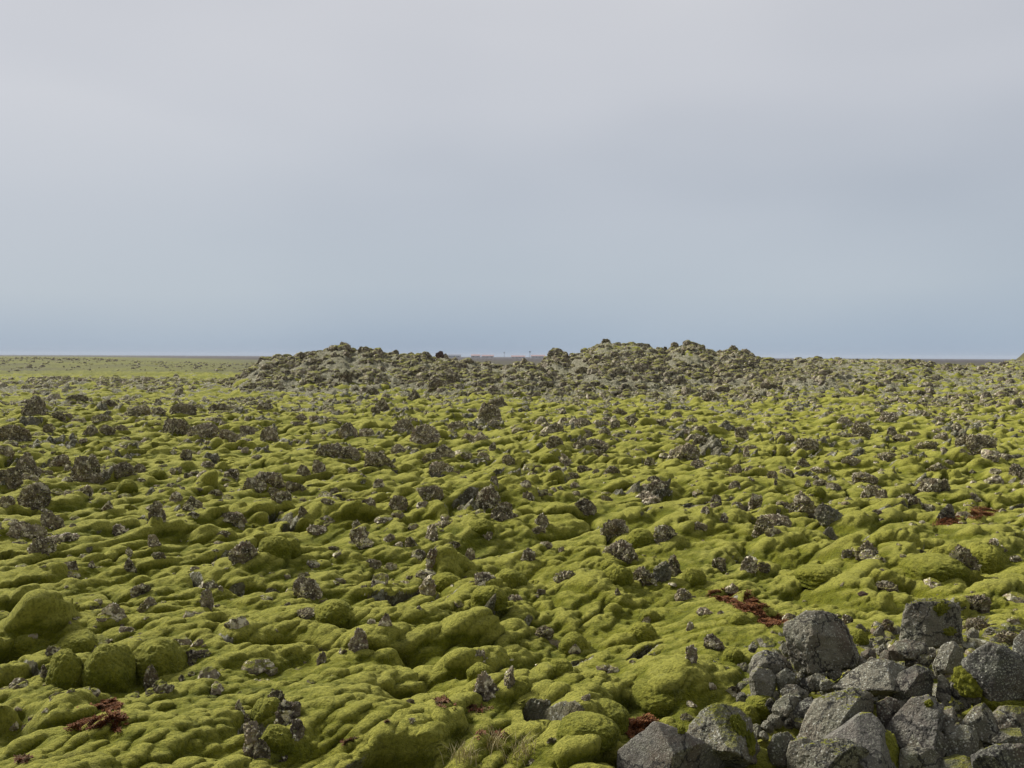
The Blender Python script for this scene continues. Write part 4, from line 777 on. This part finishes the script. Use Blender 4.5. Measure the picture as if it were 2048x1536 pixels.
scatter('field_rubble', 9000, 62, 112, -500, 520, .25, .85, 1, M_LAVA, 3, lambda x, y, u, d: .12 + .32 * bump_d(d, 74, 92, 108), 'lava rubble line along the edge of the smooth moss plain')
scatter('lava_fragments', 14000, 24, 68, -500, 2500, .12, .50, 2, M_LAVA, 4, lambda x, y, u, d: .14 + .20 * sstep(24, 55, d), 'small lava fragments scattered through the middle field')
scatter('near_fragments', 6500, 8.5, 28, -300, 2300, .04, .24, 2, M_LAVA, 5, lambda x, y, u, d: .15 + .16 * sstep(9, 20, d), 'small lava fragments among the near moss')
scatter('heap_chips', 5200, 6.6, 11.5, 1180, 2500, .03, .16, 2, M_BOULD_M, 7, lambda x, y, u, d: .42 * sstep(.45, .8, heap(x, y)), 'stone chips and rubble filling the gaps of the boulder heap')
scatter('far_fragments', 9000, 180, 420, -500, 620, .4, 1.3, 1, M_LAVA, 6, lambda x, y, u, d: .16 * sstep(170, 220, d), 'dark rubble dotting the distant moss plain')

# ------------------------------------------------------------------ the distant settlement
M_WALL = mk_flat('pale_wall', (0.50, 0.48, 0.46), (0.56, 0.54, 0.52), .3); M_REDR = mk_flat('red_roof', (0.34, 0.22, 0.21), (0.40, 0.26, 0.25), .3)
M_GREYR = mk_flat('grey_roof', (0.20, 0.22, 0.27), (0.24, 0.26, 0.30), .3); M_STEEL = mk_flat('mast_steel', (0.10, 0.11, 0.12), (0.14, 0.14, 0.15), .5); M_WIN = mk_flat('dark_window', (0.03, 0.035, 0.04), (0.05, 0.055, 0.06), .5, .3)
DT = 2300.0; gz = float(interp_grid(ZE, np.array([0.0]), np.array([DT]))[0])
def boxm(boxes):
    V_, F_ = [], []
    for (x0, x1, y0, y1, z0, z1) in boxes:
        k_ = len(V_); V_ += [(x, y, z) for z in (z0, z1) for x, y in ((x0, y0), (x1, y0), (x1, y1), (x0, y1))]
        F_ += [(k_ + a, k_ + b, k_ + c, k_ + d) for a, b, c, d in ((3, 2, 1, 0), (4, 5, 6, 7), (0, 1, 5, 4), (1, 2, 6, 5), (2, 3, 7, 6), (3, 0, 4, 7))]
    return np.array(V_, float), np.array(F_)
def hall(u, w, h, roof, label):
    x = DT * (u - 1024) / F_PX; h *= .75; wm = w * DT / F_PX; e = empty('distant_building', (x, DT, gz), label, 'building', 'distant buildings on the horizon')
    v, f = boxm([(-wm / 2, wm / 2, 0, 14, -4, h)]); link('wall', mesh_np('wall', v, f, False), M_WALL, e)
    rv = np.array([(-wm / 2 - .5, -.6, h), (wm / 2 + .5, -.6, h), (wm / 2 + .5, 14.6, h), (-wm / 2 - .5, 14.6, h), (-wm / 2 - .5, 7, h + 3.2), (wm / 2 + .5, 7, h + 3.2)])
    me_ = bpy.data.meshes.new('roof'); me_.from_pydata([tuple(p) for p in rv], [], [(0, 1, 5, 4), (2, 3, 4, 5), (1, 2, 5), (3, 0, 4), (3, 2, 1, 0)]); link('roof', me_, roof, e)
    for k_ in range(max(2, int(wm // 8))):
        xx = -wm / 2 + (k_ + .5) * wm / max(2, int(wm // 8)); v, f = boxm([(xx - 1, xx + 1, -.15, 0.05, h * .35, h * .75)]); link('window', mesh_np('window', v, f, False), M_WIN, e)
hall(908, 26, 6.5, M_GREYR, 'distant pale hall with grey roof, leftmost on the horizon'); hall(951, 18, 6, M_REDR, 'distant white building with the reddest roof')
hall(975, 24, 5, M_REDR, 'distant long white building right of the red roofed one'); hall(1036, 28, 3.5, M_REDR, 'distant low pale building left of the saddle rock'); hall(1076, 28, 5.5, M_REDR, 'distant low building just left of the right ridge')
def mast(u, h, wtop, label):
    x = DT * (u - 1024) / F_PX; e = empty('distant_mast', (x, DT + 30, gz), label, 'mast', 'distant masts on the horizon')
    v, f = boxm([(-.35, .35, -.35, .35, -4, h - 2.2)]); link('pole', mesh_np('pole', v, f, False), M_STEEL, e)
    v, f = boxm([(-wtop / 2, wtop / 2, -1.2, 1.2, h - 2.2, h), (-wtop / 4, wtop / 4, -.6, .6, h + .003, h + .9)]); link('platform', mesh_np('platform', v, f, False), M_STEEL, e)
mast(1008, 13, 2.6, 'distant dark mast with a small head above the plain'); mast(1060, 15, 4.2, 'distant mast with a wide head left of the right ridge')
# ------------------------------------------------------------------ the air
v, f = boxm([(-9500, 9500, -9500, 9500, -6.0, 24.0)])
mh = bpy.data.materials.new('sea_air'); mh.use_nodes = True; nt = mh.node_tree; nt.nodes.clear()
pv = N(nt, 'ShaderNodeVolumePrincipled', Density=0.0001, Anisotropy=0.0); pv.inputs['Color'].default_value = (0.66, 0.72, 0.82, 1)
ho = nt.nodes.new('ShaderNodeOutputMaterial'); nt.links.new(pv.outputs[0], ho.inputs['Volume'])
link('haze', mesh_np('haze', v, f, False), mh, kind='stuff')
print('done')
